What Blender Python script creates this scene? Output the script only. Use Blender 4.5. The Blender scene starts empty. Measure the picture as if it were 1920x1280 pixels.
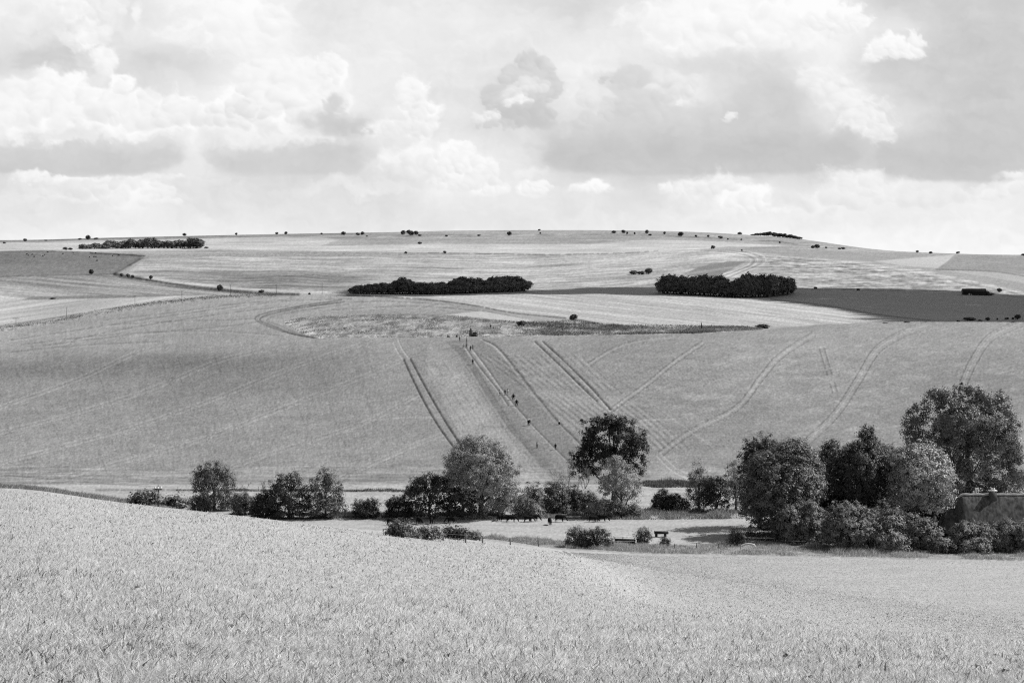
import bpy, bmesh, math, random
import numpy as np
from mathutils import Vector, Matrix

# ------------------------------------------------------------------ basics
F = 3583.0          # focal length in photo pixels (1920 wide)
ROW0 = 500.0        # row of the eye-level horizon
SC = bpy.context.scene
COL = SC.collection
rng = np.random.default_rng(7)
random.seed(7)

def tag(o, label=None, cat=None, group=None, kind=None):
    if label: o['label'] = label
    if cat: o['category'] = cat
    if group: o['group'] = group
    if kind: o['kind'] = kind
    return o

def lin(v):                       # display value 0..255 -> linear
    v = np.asarray(v, float) / 255.0
    return np.where(v <= 0.04045, v / 12.92, ((np.maximum(v, 0) + 0.055) / 1.055) ** 2.4)

def smooth(a, b, x):
    t = np.clip((x - a) / (b - a), 0, 1)
    return t * t * (3 - 2 * t)

_tab = np.random.default_rng(11).random((8, 256, 256))
def vnoise(x, y, k=0):
    x = np.asarray(x, float); y = np.asarray(y, float)
    xi = np.floor(x).astype(np.int64); yi = np.floor(y).astype(np.int64)
    fx = x - xi; fy = y - yi
    fx = fx * fx * fx * (fx * (fx * 6 - 15) + 10); fy = fy * fy * fy * (fy * (fy * 6 - 15) + 10)
    T = _tab[k % 8]
    x0 = xi & 255; x1 = (xi + 1) & 255; y0 = yi & 255; y1 = (yi + 1) & 255
    a = T[y0, x0]; b = T[y0, x1]; c = T[y1, x0]; d = T[y1, x1]
    return (a * (1 - fx) + b * fx) * (1 - fy) + (c * (1 - fx) + d * fx) * fy

def fbm(x, y, octv=4, k=0, gain=0.5):
    s = 0; a = 1; n = 0
    for i in range(octv):
        s = s + a * (vnoise(x * 2 ** i + 17.3 * i + 5 * k, y * 2 ** i + 9.1 * i, k + i) - 0.5); n += a; a *= gain
    return s / n * 2          # about -1..1

def billow(x, y, octv=4, k=0, gain=0.5):
    s = 0; a = 1; n = 0
    for i in range(octv):
        s = s + a * np.abs(vnoise(x * 2 ** i + 13.7 * i + 5 * k, y * 2 ** i + 7.7 * i, k + i) * 2 - 1); n += a; a *= gain
    return 1 - s / n          # 0..1, high on rounded lumps

def pchip_slopes(x, y):
    h = np.diff(x); d = np.diff(y, axis=0) / h.reshape((-1,) + (1,) * (y.ndim - 1))
    m = np.zeros_like(y)
    m[0] = d[0]; m[-1] = d[-1]
    for i in range(1, len(x) - 1):
        w1 = 2 * h[i] + h[i - 1]; w2 = h[i] + 2 * h[i - 1]
        ok = d[i - 1] * d[i] > 0
        with np.errstate(divide='ignore', invalid='ignore'):
            v = (w1 + w2) / (w1 / d[i - 1] + w2 / d[i])
        m[i] = np.where(ok, v, 0)
    return m

def hermite(x, y, m, q):
    """rows of y along axis 0 at positions x; q any shape (1-D y) or q 1-D (2-D y)"""
    i = np.clip(np.searchsorted(x, q, side='right') - 1, 0, len(x) - 2)
    h = x[i + 1] - x[i]; t = np.clip((q - x[i]) / h, 0, 1)
    if y.ndim > 1: h = h[:, None]; t = t[:, None]
    return ((1 + 2 * t) * (1 - t) ** 2) * y[i] + t * (1 - t) ** 2 * h * m[i] + t * t * (3 - 2 * t) * y[i + 1] + t * t * (t - 1) * h * m[i + 1]

# ------------------------------------------------------------------ terrain profile
# per picture column: (distance, row the ground has there) -> height = (ROW0-row)/F*distance
PROF = {
 0:    [(20,1280),(80,985),(150,915),(190,925),(290,1000),(400,992.7),(487,905),(560,822),(640,760),(740,708),(860,678),(1050,650),(1400,618),(1650,590),(1800,560),(2050,517),(2500,474),(3300,451),(4200,470),(9000,500)],
 240:  [(20,1280),(85,1010),(175,943),(220,955),(310,1010),(400,992.7),(487,905),(560,818),(640,752),(740,697),(860,664),(1050,630),(1350,585),(1600,560),(1800,545),(2050,515),(2450,480),(2800,469),(3300,445),(4200,470),(9000,500)],
 480:  [(21,1280),(95,1040),(200,970),(250,985),(320,1030),(400,992.7),(487,905),(560,808),(630,738),(710,680),(800,645),(950,610),(1200,575),(1500,552),(1850,535),(2200,490),(2450,478),(2750,468),(3400,440),(4300,470),(9000,500)],
 720:  [(22,1280),(110,1070),(245,995),(290,1010),(350,1045),(395,998.9),(487,905),(555,808),(620,722),(680,660),(725,636),(775,629),(900,590),(1150,569),(1500,554),(1850,528),(2200,488),(2450,478),(2750,468),(3450,436),(4300,470),(9000,500)],
 860:  [(22,1280),(115,1085),(280,1007),(320,1022),(370,1032),(400,992.7),(487,905),(555,804),(620,716),(680,657),(722,635),(765,630),(880,594),(1150,572),(1500,555),(1850,518),(2200,490),(2450,478),(2750,465),(3500,433),(4300,470),(9000,500)],
 1050: [(23,1280),(125,1110),(318,1032),(350,1044),(380,1018.6),(400,992.7),(487,905),(555,804),(620,716),(680,657),(722,634),(760,629),(860,600),(1150,575),(1500,556),(1650,548),(2000,512),(2450,478),(2750,464),(3500,432),(4300,470),(9000,500)],
 1240: [(24,1280),(130,1140),(345,1068),(365,1040),(400,992.7),(487,905),(555,808),(620,722),(680,662),(730,634),(775,625),(870,606),(1150,580),(1550,556),(1650,548),(2000,512),(2400,478),(2750,458),(3500,434),(4300,470),(9000,500)],
 1460: [(24,1280),(130,1160),(325,1100),(360,1047.5),(400,992.7),(487,905),(560,812),(640,722),(710,660),(790,622),(900,608),(1150,586),(1550,560),(1680,545),(2000,508),(2350,482),(2750,463),(3400,445),(4300,470),(9000,500)],
 1700: [(25,1280),(130,1185),(308,1137),(350,1063),(400,992.7),(487,905),(560,815),(640,724),(710,662),(800,620),(900,601),(1000,603),(1200,590),(1500,563),(1700,547),(1950,515),(2300,492),(2700,478),(3100,472),(4100,490),(9000,510)],
 1920: [(26,1280),(130,1205),(296,1165),(350,1063),(400,992.7),(487,905),(560,818),(640,728),(720,660),(820,612),(900,597),(1000,600),(1200,590),(1500,563),(1620,556),(1900,522),(2250,495),(2700,480),(3000,478),(4000,500),(9000,520)],
}
cols = sorted(PROF)
YN = 14.0
YK = np.unique(np.concatenate([[YN], np.arange(16, 60, 2.0), np.arange(60, 520, 5.0), np.arange(520, 1000, 6.0), np.geomspace(1000, 9000, 160)]))
def _colz(c):
    p = PROF[c]
    Y = np.array([0.0, YN] + [a for a, b in p])
    zb = -(p[0][1] - ROW0) / F * p[0][0]
    z = np.array([-1.72, -1.72 + (zb + 1.72) * YN / p[0][0]] + [(ROW0 - b) / F * a for a, b in p])
    m = pchip_slopes(Y, z)
    return hermite(Y, z, m, YK)
CU = np.array([-2600, -900] + cols + [2800, 4500], float)
_zc = [_colz(c) for c in cols]
_ZC = np.array([_zc[0] + 0 * YK, _zc[0] + 0 * YK] + _zc + [_zc[-1], _zc[-1]])
_MC = pchip_slopes(CU, _ZC)
# fine table in column
UT = np.arange(-2600, 4501, 10.0)
ZT = hermite(CU, _ZC, _MC, UT)            # [len(UT), len(YK)]
# broad undulations of the downs (metres), fade in with distance
def undul(x, Y):
    w = smooth(560, 900, Y) * (1 - 0.5 * smooth(3000, 3600, Y))
    return w * (1.6 * fbm(x / 160 + 3, Y / 420, 3, 2) + 3.4 * smooth(1600, 1900, Y) * fbm(x / 110 + Y / 900, Y / 300 + x / 500, 3, 5)) * smooth(0, 1, (2900 - Y) / 500)
def H(x, Y):
    x = np.asarray(x, float); Y = np.asarray(Y, float)
    Yc = np.maximum(Y, YN)
    c = np.clip(960 + F * x / Yc, UT[0], UT[-1] - 0.01)
    ci = (c - UT[0]) / 10.0; i = np.clip(ci.astype(int), 0, len(UT) - 2); fc = ci - i
    j = np.clip(np.searchsorted(YK, Yc, side='right') - 1, 0, len(YK) - 2)
    fj = np.clip((Yc - YK[j]) / (YK[j + 1] - YK[j]), 0, 1)
    z = (ZT[i, j] * (1 - fc) + ZT[i + 1, j] * fc) * (1 - fj) + (ZT[i, j + 1] * (1 - fc) + ZT[i + 1, j + 1] * fc) * fj
    return z + np.where(Y < YN, 0.13 * (YN - Y), 0) + undul(x, Y)

_YS = np.concatenate([np.arange(15, 1000, 1.0), np.arange(1000, 4000, 4.0)])
def hit(px, row, ymin=0):
    """first point of the ground on the line of sight through (px,row)"""
    u = (px - 960) / F
    Y = _YS[_YS > ymin]
    r = ROW0 - F * H(u * Y, Y) / Y
    k = np.nonzero(r <= row)[0]
    if len(k) == 0: k = [int(np.argmin(r))]
    k = k[0]
    y = Y[k]
    if k > 0 and r[k - 1] > row: y = Y[k - 1] + (Y[k] - Y[k - 1]) * (r[k - 1] - row) / (r[k - 1] - r[k])
    return np.array([u * y, y, float(H(u * y, y))])
def at_depth(px, Y):
    x = (px - 960) / F * Y
    return np.array([x, Y, float(H(x, Y))])

# ------------------------------------------------------------------ tone map of the land (photo-sized raster)
RW, RH, R0 = 1960, 880, 420      # raster covers columns -20..1939, rows 420..1299
RX, RY = np.meshgrid(np.arange(RW) - 20.0, np.arange(RH) + float(R0))
def interp_line(pts, x):
    p = np.array(pts, float); return np.interp(x, p[:, 0], p[:, 1])
def below(pts, soft=0.8):
    return smooth(-soft, soft, RY - interp_line(pts, RX))
def poly(pts, soft=1.0):
    """antialiased polygon: signed distance in a bounding window"""
    p = np.array(pts, float)
    x0 = int(max(0, p[:, 0].min() - 6 + 20)); x1 = int(min(RW, p[:, 0].max() + 6 + 20))
    y0 = int(max(0, p[:, 1].min() - 6 - R0)); y1 = int(min(RH, p[:, 1].max() + 6 - R0))
    X = RX[y0:y1, x0:x1] + 1.6 * fbm(RX[y0:y1, x0:x1] / 14, RY[y0:y1, x0:x1] / 7, 3, 5)
    Y = RY[y0:y1, x0:x1] + 0.7 * fbm(RX[y0:y1, x0:x1] / 11, RY[y0:y1, x0:x1] / 6, 3, 6)
    ins = np.zeros(X.shape, bool); d = np.full(X.shape, 1e9)
    for k in range(len(p)):
        a = p[k]; b = p[(k + 1) % len(p)]
        c = ((a[1] > Y) != (b[1] > Y))
        with np.errstate(divide='ignore', invalid='ignore'):
            xi = (b[0] - a[0]) * (Y - a[1]) / (b[1] - a[1] if b[1] != a[1] else 1e-9) + a[0]
        ins ^= (c & (X < xi))
        ab = b - a; L = (ab ** 2).sum() + 1e-9
        t = np.clip(((X - a[0]) * ab[0] + (Y - a[1]) * ab[1]) / L, 0, 1)
        d = np.minimum(d, np.hypot(X - a[0] - t * ab[0], Y - a[1] - t * ab[1]))
    sd = np.where(ins, d, -d)
    m = np.zeros(RX.shape); m[y0:y1, x0:x1] = smooth(-soft, soft, sd)
    return m
def curve(pts, step=0.7):
    p = np.array(pts, float)
    if len(p) < 3:
        n = max(2, int(np.hypot(*(p[1] - p[0])) / step)); t = np.linspace(0, 1, n)[:, None]
        return p[0] * (1 - t) + p[1] * t
    q = np.vstack([2 * p[0] - p[1], p, 2 * p[-1] - p[-2]]); out = []
    for i in range(1, len(q) - 2):
        n = max(2, int(np.hypot(*(q[i + 1] - q[i])) / step)); t = np.linspace(0, 1, n, endpoint=False)[:, None]
        out.append(0.5 * (2 * q[i] + (q[i + 1] - q[i - 1]) * t + (2 * q[i - 1] - 5 * q[i] + 4 * q[i + 1] - q[i + 2]) * t ** 2 + (3 * q[i] - q[i - 1] - 3 * q[i + 1] + q[i + 2]) * t ** 3))
    return np.vstack(out)
SKYL = [(0,451),(240,445),(480,440),(720,436),(860,433),(1050,432),(1240,434),(1350,439),(1460,445),(1520,455),(1600,466),(1700,472),(1920,478)]
def build_tone():
    T = np.full(RX.shape, 165.0)          # display-like tone of the ground cover
    D = np.zeros(RX.shape)                # relief, metres (negative = rut)
    G = np.full(RX.shape, 5.0)            # grain strength
    def put(m, t, g=None):
        nonlocal T, G
        T = T * (1 - m) + t * m
        if g is not None: G = G * (1 - m) + g * m
    def fieldnoise(sx, sy, k, o=4): return fbm(RX / sx, RY / sy, o, k)
    def line(pts, w, dt, rel=0.0, gap=0.0, alpha=1.0):
        nonlocal T, D
        c = curve(pts); w = max(w * 1.1, 1.15)
        w0 = w; R = int(math.ceil(w * 2.2 + 1))
        acc = np.zeros(T.shape)
        n = vnoise(np.arange(len(c)) / 9.0, np.full(len(c), dt * 1.7 + w), 3)
        n2 = vnoise(np.arange(len(c)) / 3.0, np.full(len(c), dt * 0.7 + w), 4)
        for k in range(len(c)):
            x, y = c[k]; xi = int(round(x)) + 20; yi = int(round(y)) - R0
            if xi < R or yi < R or xi >= RW - R - 1 or yi >= RH - R - 1: continue
            if n[k] < gap: continue
            a = 0.65 + 0.5 * n2[k]
            yy, xx = np.ogrid[yi - R:yi + R + 1, xi - R:xi + R + 1]
            g = a * np.exp(-(((xx - 20 - x) ** 2 + (yy + R0 - y) ** 2) / (w * w)) * 1.2)
            s = acc[yi - R:yi + R + 1, xi - R:xi + R + 1]
            np.maximum(s, g, out=s)
        T += dt * acc * alpha * 1.55
        D += rel * acc
    def pair(pts, off, w, dt, rel=-0.15, edge=0, gap=0.0):
        c = np.array(pts, float)
        d = np.gradient(c, axis=0); n = np.stack([-d[:, 1], d[:, 0]], 1); n /= np.linalg.norm(n, axis=1)[:, None] + 1e-9
        for s in (-1, 1):
            line(c + n * off * s / 2, w, dt, rel, gap)
            if edge: line(c + n * (off * s / 2) + np.array([w * 1.3, 0]), w * .8, edge, 0, gap)
    # ---- far downs, from the skyline down
    put(below([(0,440),(1920,440)]) * 0 + 1, 168)
    left_pale = poly([(-20,455),(130,451),(385,446),(590,444),(640,449),(600,461),(385,458),(385,468),(0,471),(-20,471)])
    put(left_pale, 198, 3)
    put(poly([(385,459),(600,462),(700,460),(830,457),(1000,457.5),(1100,457.5),(1200,450.5),(1280,449.5),(1380,455),(1480,462),(1350,464),(1300,468),(1240,471),(1150,475),(1040,477),(900,474),(760,473),(600,471),(480,469),(385,468),(100,474),(100,470)]), 203, 3)
    put(poly([(260,479),(480,473),(600,471.5),(760,473),(820,475),(760,479),(600,481),(400,481),(270,483)]), 158, 8)
    # big pale undulating field
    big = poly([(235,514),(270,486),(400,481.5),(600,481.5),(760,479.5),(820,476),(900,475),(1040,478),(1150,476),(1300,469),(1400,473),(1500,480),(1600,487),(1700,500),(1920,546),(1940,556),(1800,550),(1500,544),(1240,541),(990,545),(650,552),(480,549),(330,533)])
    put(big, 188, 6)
    sweep = fieldnoise(240, 6, 1) * 0.6 + fbm((RX + RY * 6) / 300, (RY + 0.03 * RX) / 3.2, 3, 2) * 0.8
    T += big * (sweep * 15)
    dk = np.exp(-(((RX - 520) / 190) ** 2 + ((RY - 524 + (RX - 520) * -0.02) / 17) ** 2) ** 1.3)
    T -= big * dk * (56 + 16 * sweep)  # shade of the hollow's turned-away slope, darkened into the tone
    flow = RY + 9 * fbm(RX / 230, RY / 50, 2, 6) - 9 * np.exp(-((RX - 930) / 190) ** 2) + .03 * np.abs(RX - 620)
    stk = fbm(RX / 95, flow / 1.7, 3, 7); stk2 = fbm(RX / 30, flow / 1.3, 3, 1)
    T += big * (38 * stk + 20 * stk2 - 22 * smooth(.2, .5, fbm(RX / 130 + 7, flow / 2.1, 2, 3)))
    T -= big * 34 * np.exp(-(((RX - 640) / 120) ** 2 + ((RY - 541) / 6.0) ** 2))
    # left fields
    put(poly([(-20,472),(90,470.5),(170,474),(260,479),(272,484),(240,499),(215,514),(100,516),(-20,520)], 1.6), 122, 6)  # dark pasture, its cloud shade held in the ground tone
    T += poly([(-20,472),(260,479),(215,514),(-20,520)]) * (9 * fieldnoise(60, 6, 3) + 14 * smooth(485, 520, RY))
    m = poly([(-20,521),(100,516.5),(215,515),(330,533),(480,549),(400,553),(200,556),(60,562),(-20,557)])
    put(m, 156, 7); T += m * (46 * fbm((RX - RY * 3) / 90, (RY - RX * 0.085) / 1.9, 3, 4) + 34 * smooth(520, 556, RY + (40 - RX) * .06) * smooth(260, 0, RX))
    m = poly([(-20,556),(60,562),(130,560),(260,556),(400,553.5),(440,553),(300,571),(150,593),(-20,626)])
    put(m, 197, 4); T += m * 30 * fbm((RX + RY * 4) / 80, (RY + RX * 0.14) / 2.4, 3, 4)
    put(poly([(42,562),(60,556),(240,553),(380,552),(240,558),(60,562)]), 140, 7)
    # right side far fields
    put(poly([(1360,463),(1480,466),(1600,471),(1750,477),(1640,490),(1560,486),(1500,480),(1440,473)]), 163, 4)
    put(poly([(1640,490),(1790,477),(1762,503),(1700,499)]), 200, 3)
    m = poly([(1755,505),(1795,478),(1940,480),(1940,518),(1860,508)]); put(m, 158, 5); T += m * 8 * fieldnoise(50, 5, 5)
    put(poly([(1755,505),(1860,508),(1940,518),(1940,535),(1860,520)]), 186, 4)
    m = poly([(1440,478),(1560,492),(1760,520),(1900,548),(1700,546),(1500,543),(1450,520)])
    T += m * (52 * fbm(RX / 13, (RY - RX * .05) / 1.9, 3, 7) - 12); 
    m = poly([(1278,515),(1318,498),(1368,490),(1398,490),(1372,505),(1340,520)]); put(m, 137, 4)
    for k, o in enumerate([0, 6, 13, 21, 28]):
        line([(1330 + o, 522 + o * .2), (1378 + o * .9, 507), (1405 + o, 494), (1402 + o, 482 - o * .1), (1360 + o, 474 - o * .15), (1290, 470 - o * .1)], 1.0, [22, -26, 24, -18, 18][k])
    line([(1190,531),(1280,515),(1380,500)], 2.2, 18); line([(1190,538),(1300,522),(1340,517)], 1.5, -20)
    for k in range(6):
        line([(1420, 478 + k * 2), (1600, 492 + k * 4), (1780, 520 + k * 5), (1930, 552 + k * 3)], 0.9, [16, -20, 14, -16, 12, -12][k], gap=.25)
    # strip and field that lie dark under the cloud's shadow
    put(poly([(985,547.5),(1100,542.5),(1240,540),(1245,552),(1100,549.5),(1000,550)]), 176, 3)
    # pale field beyond the bank
    m = poly([(650,553),(1000,548.5),(1240,552),(1480,561),(1600,583),(1700,601),(1500,611),(1430,613),(1180,610),(1080,598),(960,587),(880,571),(780,561)])
    put(m, 186, 5)
    T += m * (20 * fbm((RX - RY * 5) / 110, (RY - RX * 0.11) / 2.4, 3, 1) + 26 * smooth(.2, .5, fbm((RX - RY * 5) / 70, (RY - RX * 0.12) / 1.6, 3, 2)) - 14 * smooth(.25, .55, fbm(RX / 60, (RY - RX * .12) / 1.6, 2, 5)))
    dk = poly([(1440,561),(1490,545.5),(1600,545.5),(1800,552.5),(1940,559),(1940,598),(1760,604),(1690,602),(1600,583)])
    put(dk, 172, 4); T += dk * 5 * fbm((RX - RY * 3) / 120, (RY - RX * 0.08) / 3, 3, 3)
    line([(1445,561),(1550,573),(1650,590),(1765,603)], 1.1, -40)
    # ---- the crop field on the hillside
    crop = poly([(-20,626),(100,607),(200,587),(300,571),(400,558),(520,553),(650,555),(800,561),(880,571),(930,584),(1000,600),(1080,600),(1130,611),(1430,618),(1540,608),(1700,602),(1940,598),(1940,908),(-20,908)])
    put(crop, 152, 6.5)
    lowf = fieldnoise(260, 60, 2, 3)
    T += crop * (10 * lowf + 8 * fieldnoise(60, 9, 6) + 8 * fbm((RX + RY) / 26, (RY + .2 * RX) / 3, 3, 2) + 9 * fbm(RX / 3.5, RY / 16, 3, 7) * smooth(760, 700, RX) + 5 * fbm(RX / 9, RY / 3.2, 3, 1) + 18 * smooth(700, 610, RY) * smooth(900, 500, RX) - 7 * smooth(560, 300, RX) * smooth(860, 760, RY) * smooth(680, 720, RY))
    T += crop * 7 * smooth(1250, 1450, RX) * smooth(690, 640, RY)
    # darker band across the left of the hill (slope shading painted into the tone)
    T -= crop * 24 * np.exp(-((RY - (692 - 0.028 * RX)) / 20) ** 2) * smooth(760, 300, RX)
    # flattened pale patches on the right
    pt = smooth(.12, .42, fbm(RX / 34, RY / 12, 4, 3)) * smooth(1180, 1300, RX) * smooth(610, 690, RY)
    T += crop * pt * (11 + 14 * fbm(RX / 4, RY / 2, 2, 2))
    # drilling lines
    for k in range(64):
        x0 = 20 + k * 11.5 + 9 * math.sin(k * 2.3) + 6 * math.sin(k * 5.1)
        line([(x0 - 45, 690 - k * .6), (x0 - 5, 770), (x0 + 28, 850), (x0 + 44, 890)], .9, (-8, -5, -7, 5)[k % 4], 0, gap=(.36, .5, .44)[k % 3])
    for k in range(60):
        a = 1000 + k * 7.0
        line([(a - 110 + k*1.0, 662 + abs(k % 7)), (a - 20, 728), (a + 60, 790), (a + 118, 842)], 0.9, (-20 if k % 2 else 13) if k < 26 else -9, 0, gap=.38)
    for k in range(14):
        a = 775 + k * 9
        line([(a - 8, 675), (a + 38, 750), (a + 88, 828), (a + 130, 885)], 0.9, -15 if k % 2 else -9, 0, gap=.4)
    # footpath strip
    strip = poly([(835,640),(868,672),(905,730),(952,802),(1000,855),(1040,905),(1130,905),(1092,850),(1048,795),(1002,738),(962,688),(925,652),(900,636)])
    T -= strip * 13
    T -= 9 * poly([(835,640),(868,672),(905,730),(952,802),(1000,855),(1020,880),(1060,880),(1000,815),(960,762),(915,700),(872,655)])
    T += 27 * poly([(805,645),(845,670),(890,730),(938,802),(985,855),(1020,905),(945,905),(885,850),(852,800),(828,740),(800,690)], 5) * (0.55 + 0.5 * fieldnoise(18, 9, 4))
    T += 14 * poly([(880,640),(900,672),(946,735),(985,790),(1030,835),(1085,890),(1110,905),(1070,905),(1000,840),(950,775),(900,700),(870,655)]) * .7
    for pts in ([(868,648),(898,690),(930,730),(950,760)], [(880,650),(912,692),(945,738),(985,785),(1020,822),(1060,862),(1100,900)]):
        line(pts, 1.1, 24); line(np.array(pts) + [3.5, 0], 1.0, -30, -.1)
    line([(905,636),(932,650),(965,688),(1001,735),(1045,788),(1075,818),(1105,850)], 1.5, -36, -.2)
    line([(902,637),(929,652),(962,692),(998,739),(1042,793)], 1.1, 20)
    # dark wheelings
    for pts in ([(757,674),(785,733),(815,787),(848,834),(862,850)], [(770,673),(801,731),(834,788),(864,834)]):
        line(pts, 1.8, -58, -.25); line(np.array(pts) + [3.2, 0], 1.0, 14)
    pair([(742,640),(752,660),(764,675)], 10, 1.0, 24)
    for pts in ([(1003,640),(1048,682),(1090,724),(1120,752)], [(1018,640),(1062,680),(1104,722),(1146,768)]):
        line(pts, 1.5, -46, -.25); line(np.array(pts) + [-3, 1], 1.0, 16)
    # pale tramlines, left
    for pts in ([(0,764),(146,711),(255,662),(330,645)], [(0,811),(160,769),(292,726),(401,680),(492,655)],
                [(0,868),(109,839),(255,799),(401,748),(547,689),(693,640)], [(73,905),(219,868),(365,828),(510,773),(601,737),(700,698),(756,674)],
                [(437,873),(565,831),(693,788),(790,736)], [(638,896),(700,868),(780,833),(835,812)]):
        pair(pts, 6.5, 1.1, 18, -.1, -8, gap=.12)
    line([(690,787),(760,783),(832,783)], 1.0, 16); line([(1200,788),(1262,785)], 1.0, 16)
    for pts, o in (([(1105,682),(1150,655),(1200,640),(1260,633)], 7), ([(1140,772),(1215,718),(1262,680),(1318,642)], 8), ([(1238,850),(1290,812),(1380,765),(1425,710),(1462,668),(1525,627)], 11), ([(1508,832),(1566,776),(1610,710),(1645,655),(1700,622),(1740,610)], 14), ([(1806,718),(1826,675),(1858,632),(1925,600)], 15)):
        pair(pts, o, 1.7, -24, -.22, 24); line(pts, 1.6, 12)
    pair([(1235,852),(1262,878),(1292,893)], 9, 1.5, 28, 0, -14)
    pair([(1540,650),(1552,690),(1566,735)], 9, 1.6, -24, 0, 14, gap=.45)
    line([(1200,738),(1280,798),(1365,858)], 1.0, 14); line([(1120,690),(1200,738)], 1.0, -10)
    # contour wheelings round the bank (upper left)
    for o in (0, 5, 12):
        line([(640 + o, 562 + o * .6), (560, 574 + o * .7), (500 + o, 586 + o * .6), (478 + o * 1.8, 597 + o * .4), (500 + o * 1.8, 610 - o * .1), (548 + o, 626), (600 + o * 2, 634)], 1.3, -36 if o < 12 else -18, -.15)
    for pts in ([(0,640),(150,618),(330,590),(520,566),(660,560)], [(60,650),(260,626),(420,612),(480,604)], [(120,640),(260,612),(420,588),(540,574)], [(600,582),(760,574),(870,580),(905,586)], [(190,610),(330,602),(420,600),(480,597)], [(200,600),(330,585),(440,570),(560,561)], [(20,648),(200,628),(380,620),(520,628)], [(560,575),(700,565),(850,571)], [(0,662),(140,648),(300,640)]):
        line(pts, 1.1, -18, 0, gap=.3); line(np.array(pts) + [0, 2.5], .8, 9, 0, gap=.3)
    # hill foot: rough horizontal lines
    foot = poly([(-20,868),(300,880),(640,868),(860,872),(1200,880),(1500,876),(1940,880),(1940,912),(-20,912)], 3)
    T += foot * (34 * fbm(RX / 60, RY / 2.0, 3, 5) + 6)
    # rough bank
    bank = poly([(532,604),(560,596),(640,591),(760,589),(860,592),(930,600),(985,606),(1075,599),(1130,608),(1180,610),(1400,613),(1432,618),(1300,626),(1000,631),(850,632.5),(600,633.5),(562,624),(542,613)])
    put(bank, 160, 13)
    T += bank * (50 * fbm((RX + RY) / 14, RY / 4, 4, 3)) + 44 * bank * np.exp(-((RX - (545 + 2.0 * (RY - 604))) / 13) ** 2)
    T -= 22 * poly([(600,594),(760,588),(860,592),(985,606),(1000,612),(860,600),(700,597)], 2)
    T -= 26 * smooth(0, .5, fbm(RX / 26, RY / 6, 3, 6)) * poly([(985,606),(1180,609),(1400,613),(1300,626),(960,630)], 2)
    put(poly([(835,590),(900,583),(1000,600),(985,605),(930,599)]), 192, 4)
    # verge strips (rough grass along the track on the left)
    vg = poly([(-20,626),(100,609),(200,589),(300,572),(400,559),(520,553),(400,553),(300,565),(200,579),(100,597),(-20,614)])
    put(vg, 168, 12); T += vg * 26 * fbm(RX / 9, RY / 2.5, 3, 2)
    line([(0,611),(100,596),(200,579),(300,566),(400,557),(520,552)], .9, -30, gap=.2)
    line([(650,553),(780,560),(880,571),(960,586),(1075,598),(1130,609)], 1.4, -55, .0, gap=.1)
    line([(215,514),(330,533),(480,549),(560,552)], 2.6, -66); line([(225,520),(330,538),(470,551)], 1.6, -18)
    T += big * 22 * np.exp(-((RY - np.interp(RX, [235, 330, 480, 640], [512, 529, 544, 549])) / 3.0) ** 2) * smooth(240, 300, RX) * smooth(680, 600, RX)
    line([(170,474),(230,477),(272,480)], 1.4, -60); line([(0,471.5),(90,470.5),(170,473)], .8, -45)
    line([(240,499),(262,486)], 2.0, -20); line([(216,513),(245,497)], 2.5, -18)
    line([(1755,505),(1860,509),(1930,519)], .9, -40); line([(0,519),(100,516),(215,514)], 1.0, -28)
    line([(800,474),(1000,477),(1150,475),(1236,470)], .9, -32, gap=.3)
    # skyline scrub
    sk = interp_line(SKYL, RX)
    T -= 52 * smooth(7, 2, RY - sk) * (0.6 + .5 * fieldnoise(40, 3, 4)) * smooth(760, 600, RX)
    T -= 40 * np.exp(-((RY - sk - 8) / 1.8) ** 2) * smooth(560, 640, RX) * smooth(1560, 1500, RX) * (0.5 + 1.2 * fieldnoise(30, 4, 6))
    T += (26 * fbm(RX / 80, (RY + .01 * RX) / 1.5, 3, 2)) * smooth(482, 470, RY)
    # ---- valley floor
    put(below([(0,908),(1920,908)]), 184, 7)
    T += below([(0,908),(1920,908)]) * (18 * fbm(RX / 50, RY / 3, 3, 4))
    line([(180,918),(600,918),(860,921),(900,921)], 1.8, -36, gap=.2); line([(1180,905),(1400,905)], 3, -40)
    put(below([(0,972),(1920,972)]), 190, 5)
    T += below([(0,972),(1920,972)]) * 14 * fbm(RX / 70, RY / 2.4, 3, 3)
    verge = poly([(880,1006),(1060,1018),(1100,1020),(1400,1022),(1560,1020),(1940,1028),(1940,1050),(1500,1041),(1200,1037),(1080,1032),(900,1014)])
    put(verge, 172, 9)
    line([(1080,1032),(1200,1038),(1400,1042),(1940,1051)], .8, -36, gap=.3)
    mown = below([(0,1046),(1080,1031),(1200,1038),(1940,1052)])
    put(mown, 197, 2.2); T += mown * 10 * fbm(RX / 60, RY / 2.6, 3, 2)
    slope = below([(-20,916),(0,917),(240,944),(480,971),(720,998),(860,1010),(1050,1034),(1160,1053),(1240,1069),(1460,1101),(1700,1138),(1940,1169)], 9)
    put(slope, 190, 5)
    # grain the size of plants
    r = np.random.default_rng(3)
    w = r.standard_normal(T.shape)
    g1 = w + np.roll(w, 1, 1) * .8 + np.roll(w, 2, 1) * .3
    w = r.standard_normal(T.shape); g2 = w + np.roll(w, 1, 1) + np.roll(w, 2, 1) + np.roll(w, 1, 0) * .7 + np.roll(w, 3, 1) * .7
    g = g1 / g1.std() * .55 + g2 / g2.std() * .75
    T += G * g * 1.25
    return np.clip(T, 25, 240), D
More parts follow.
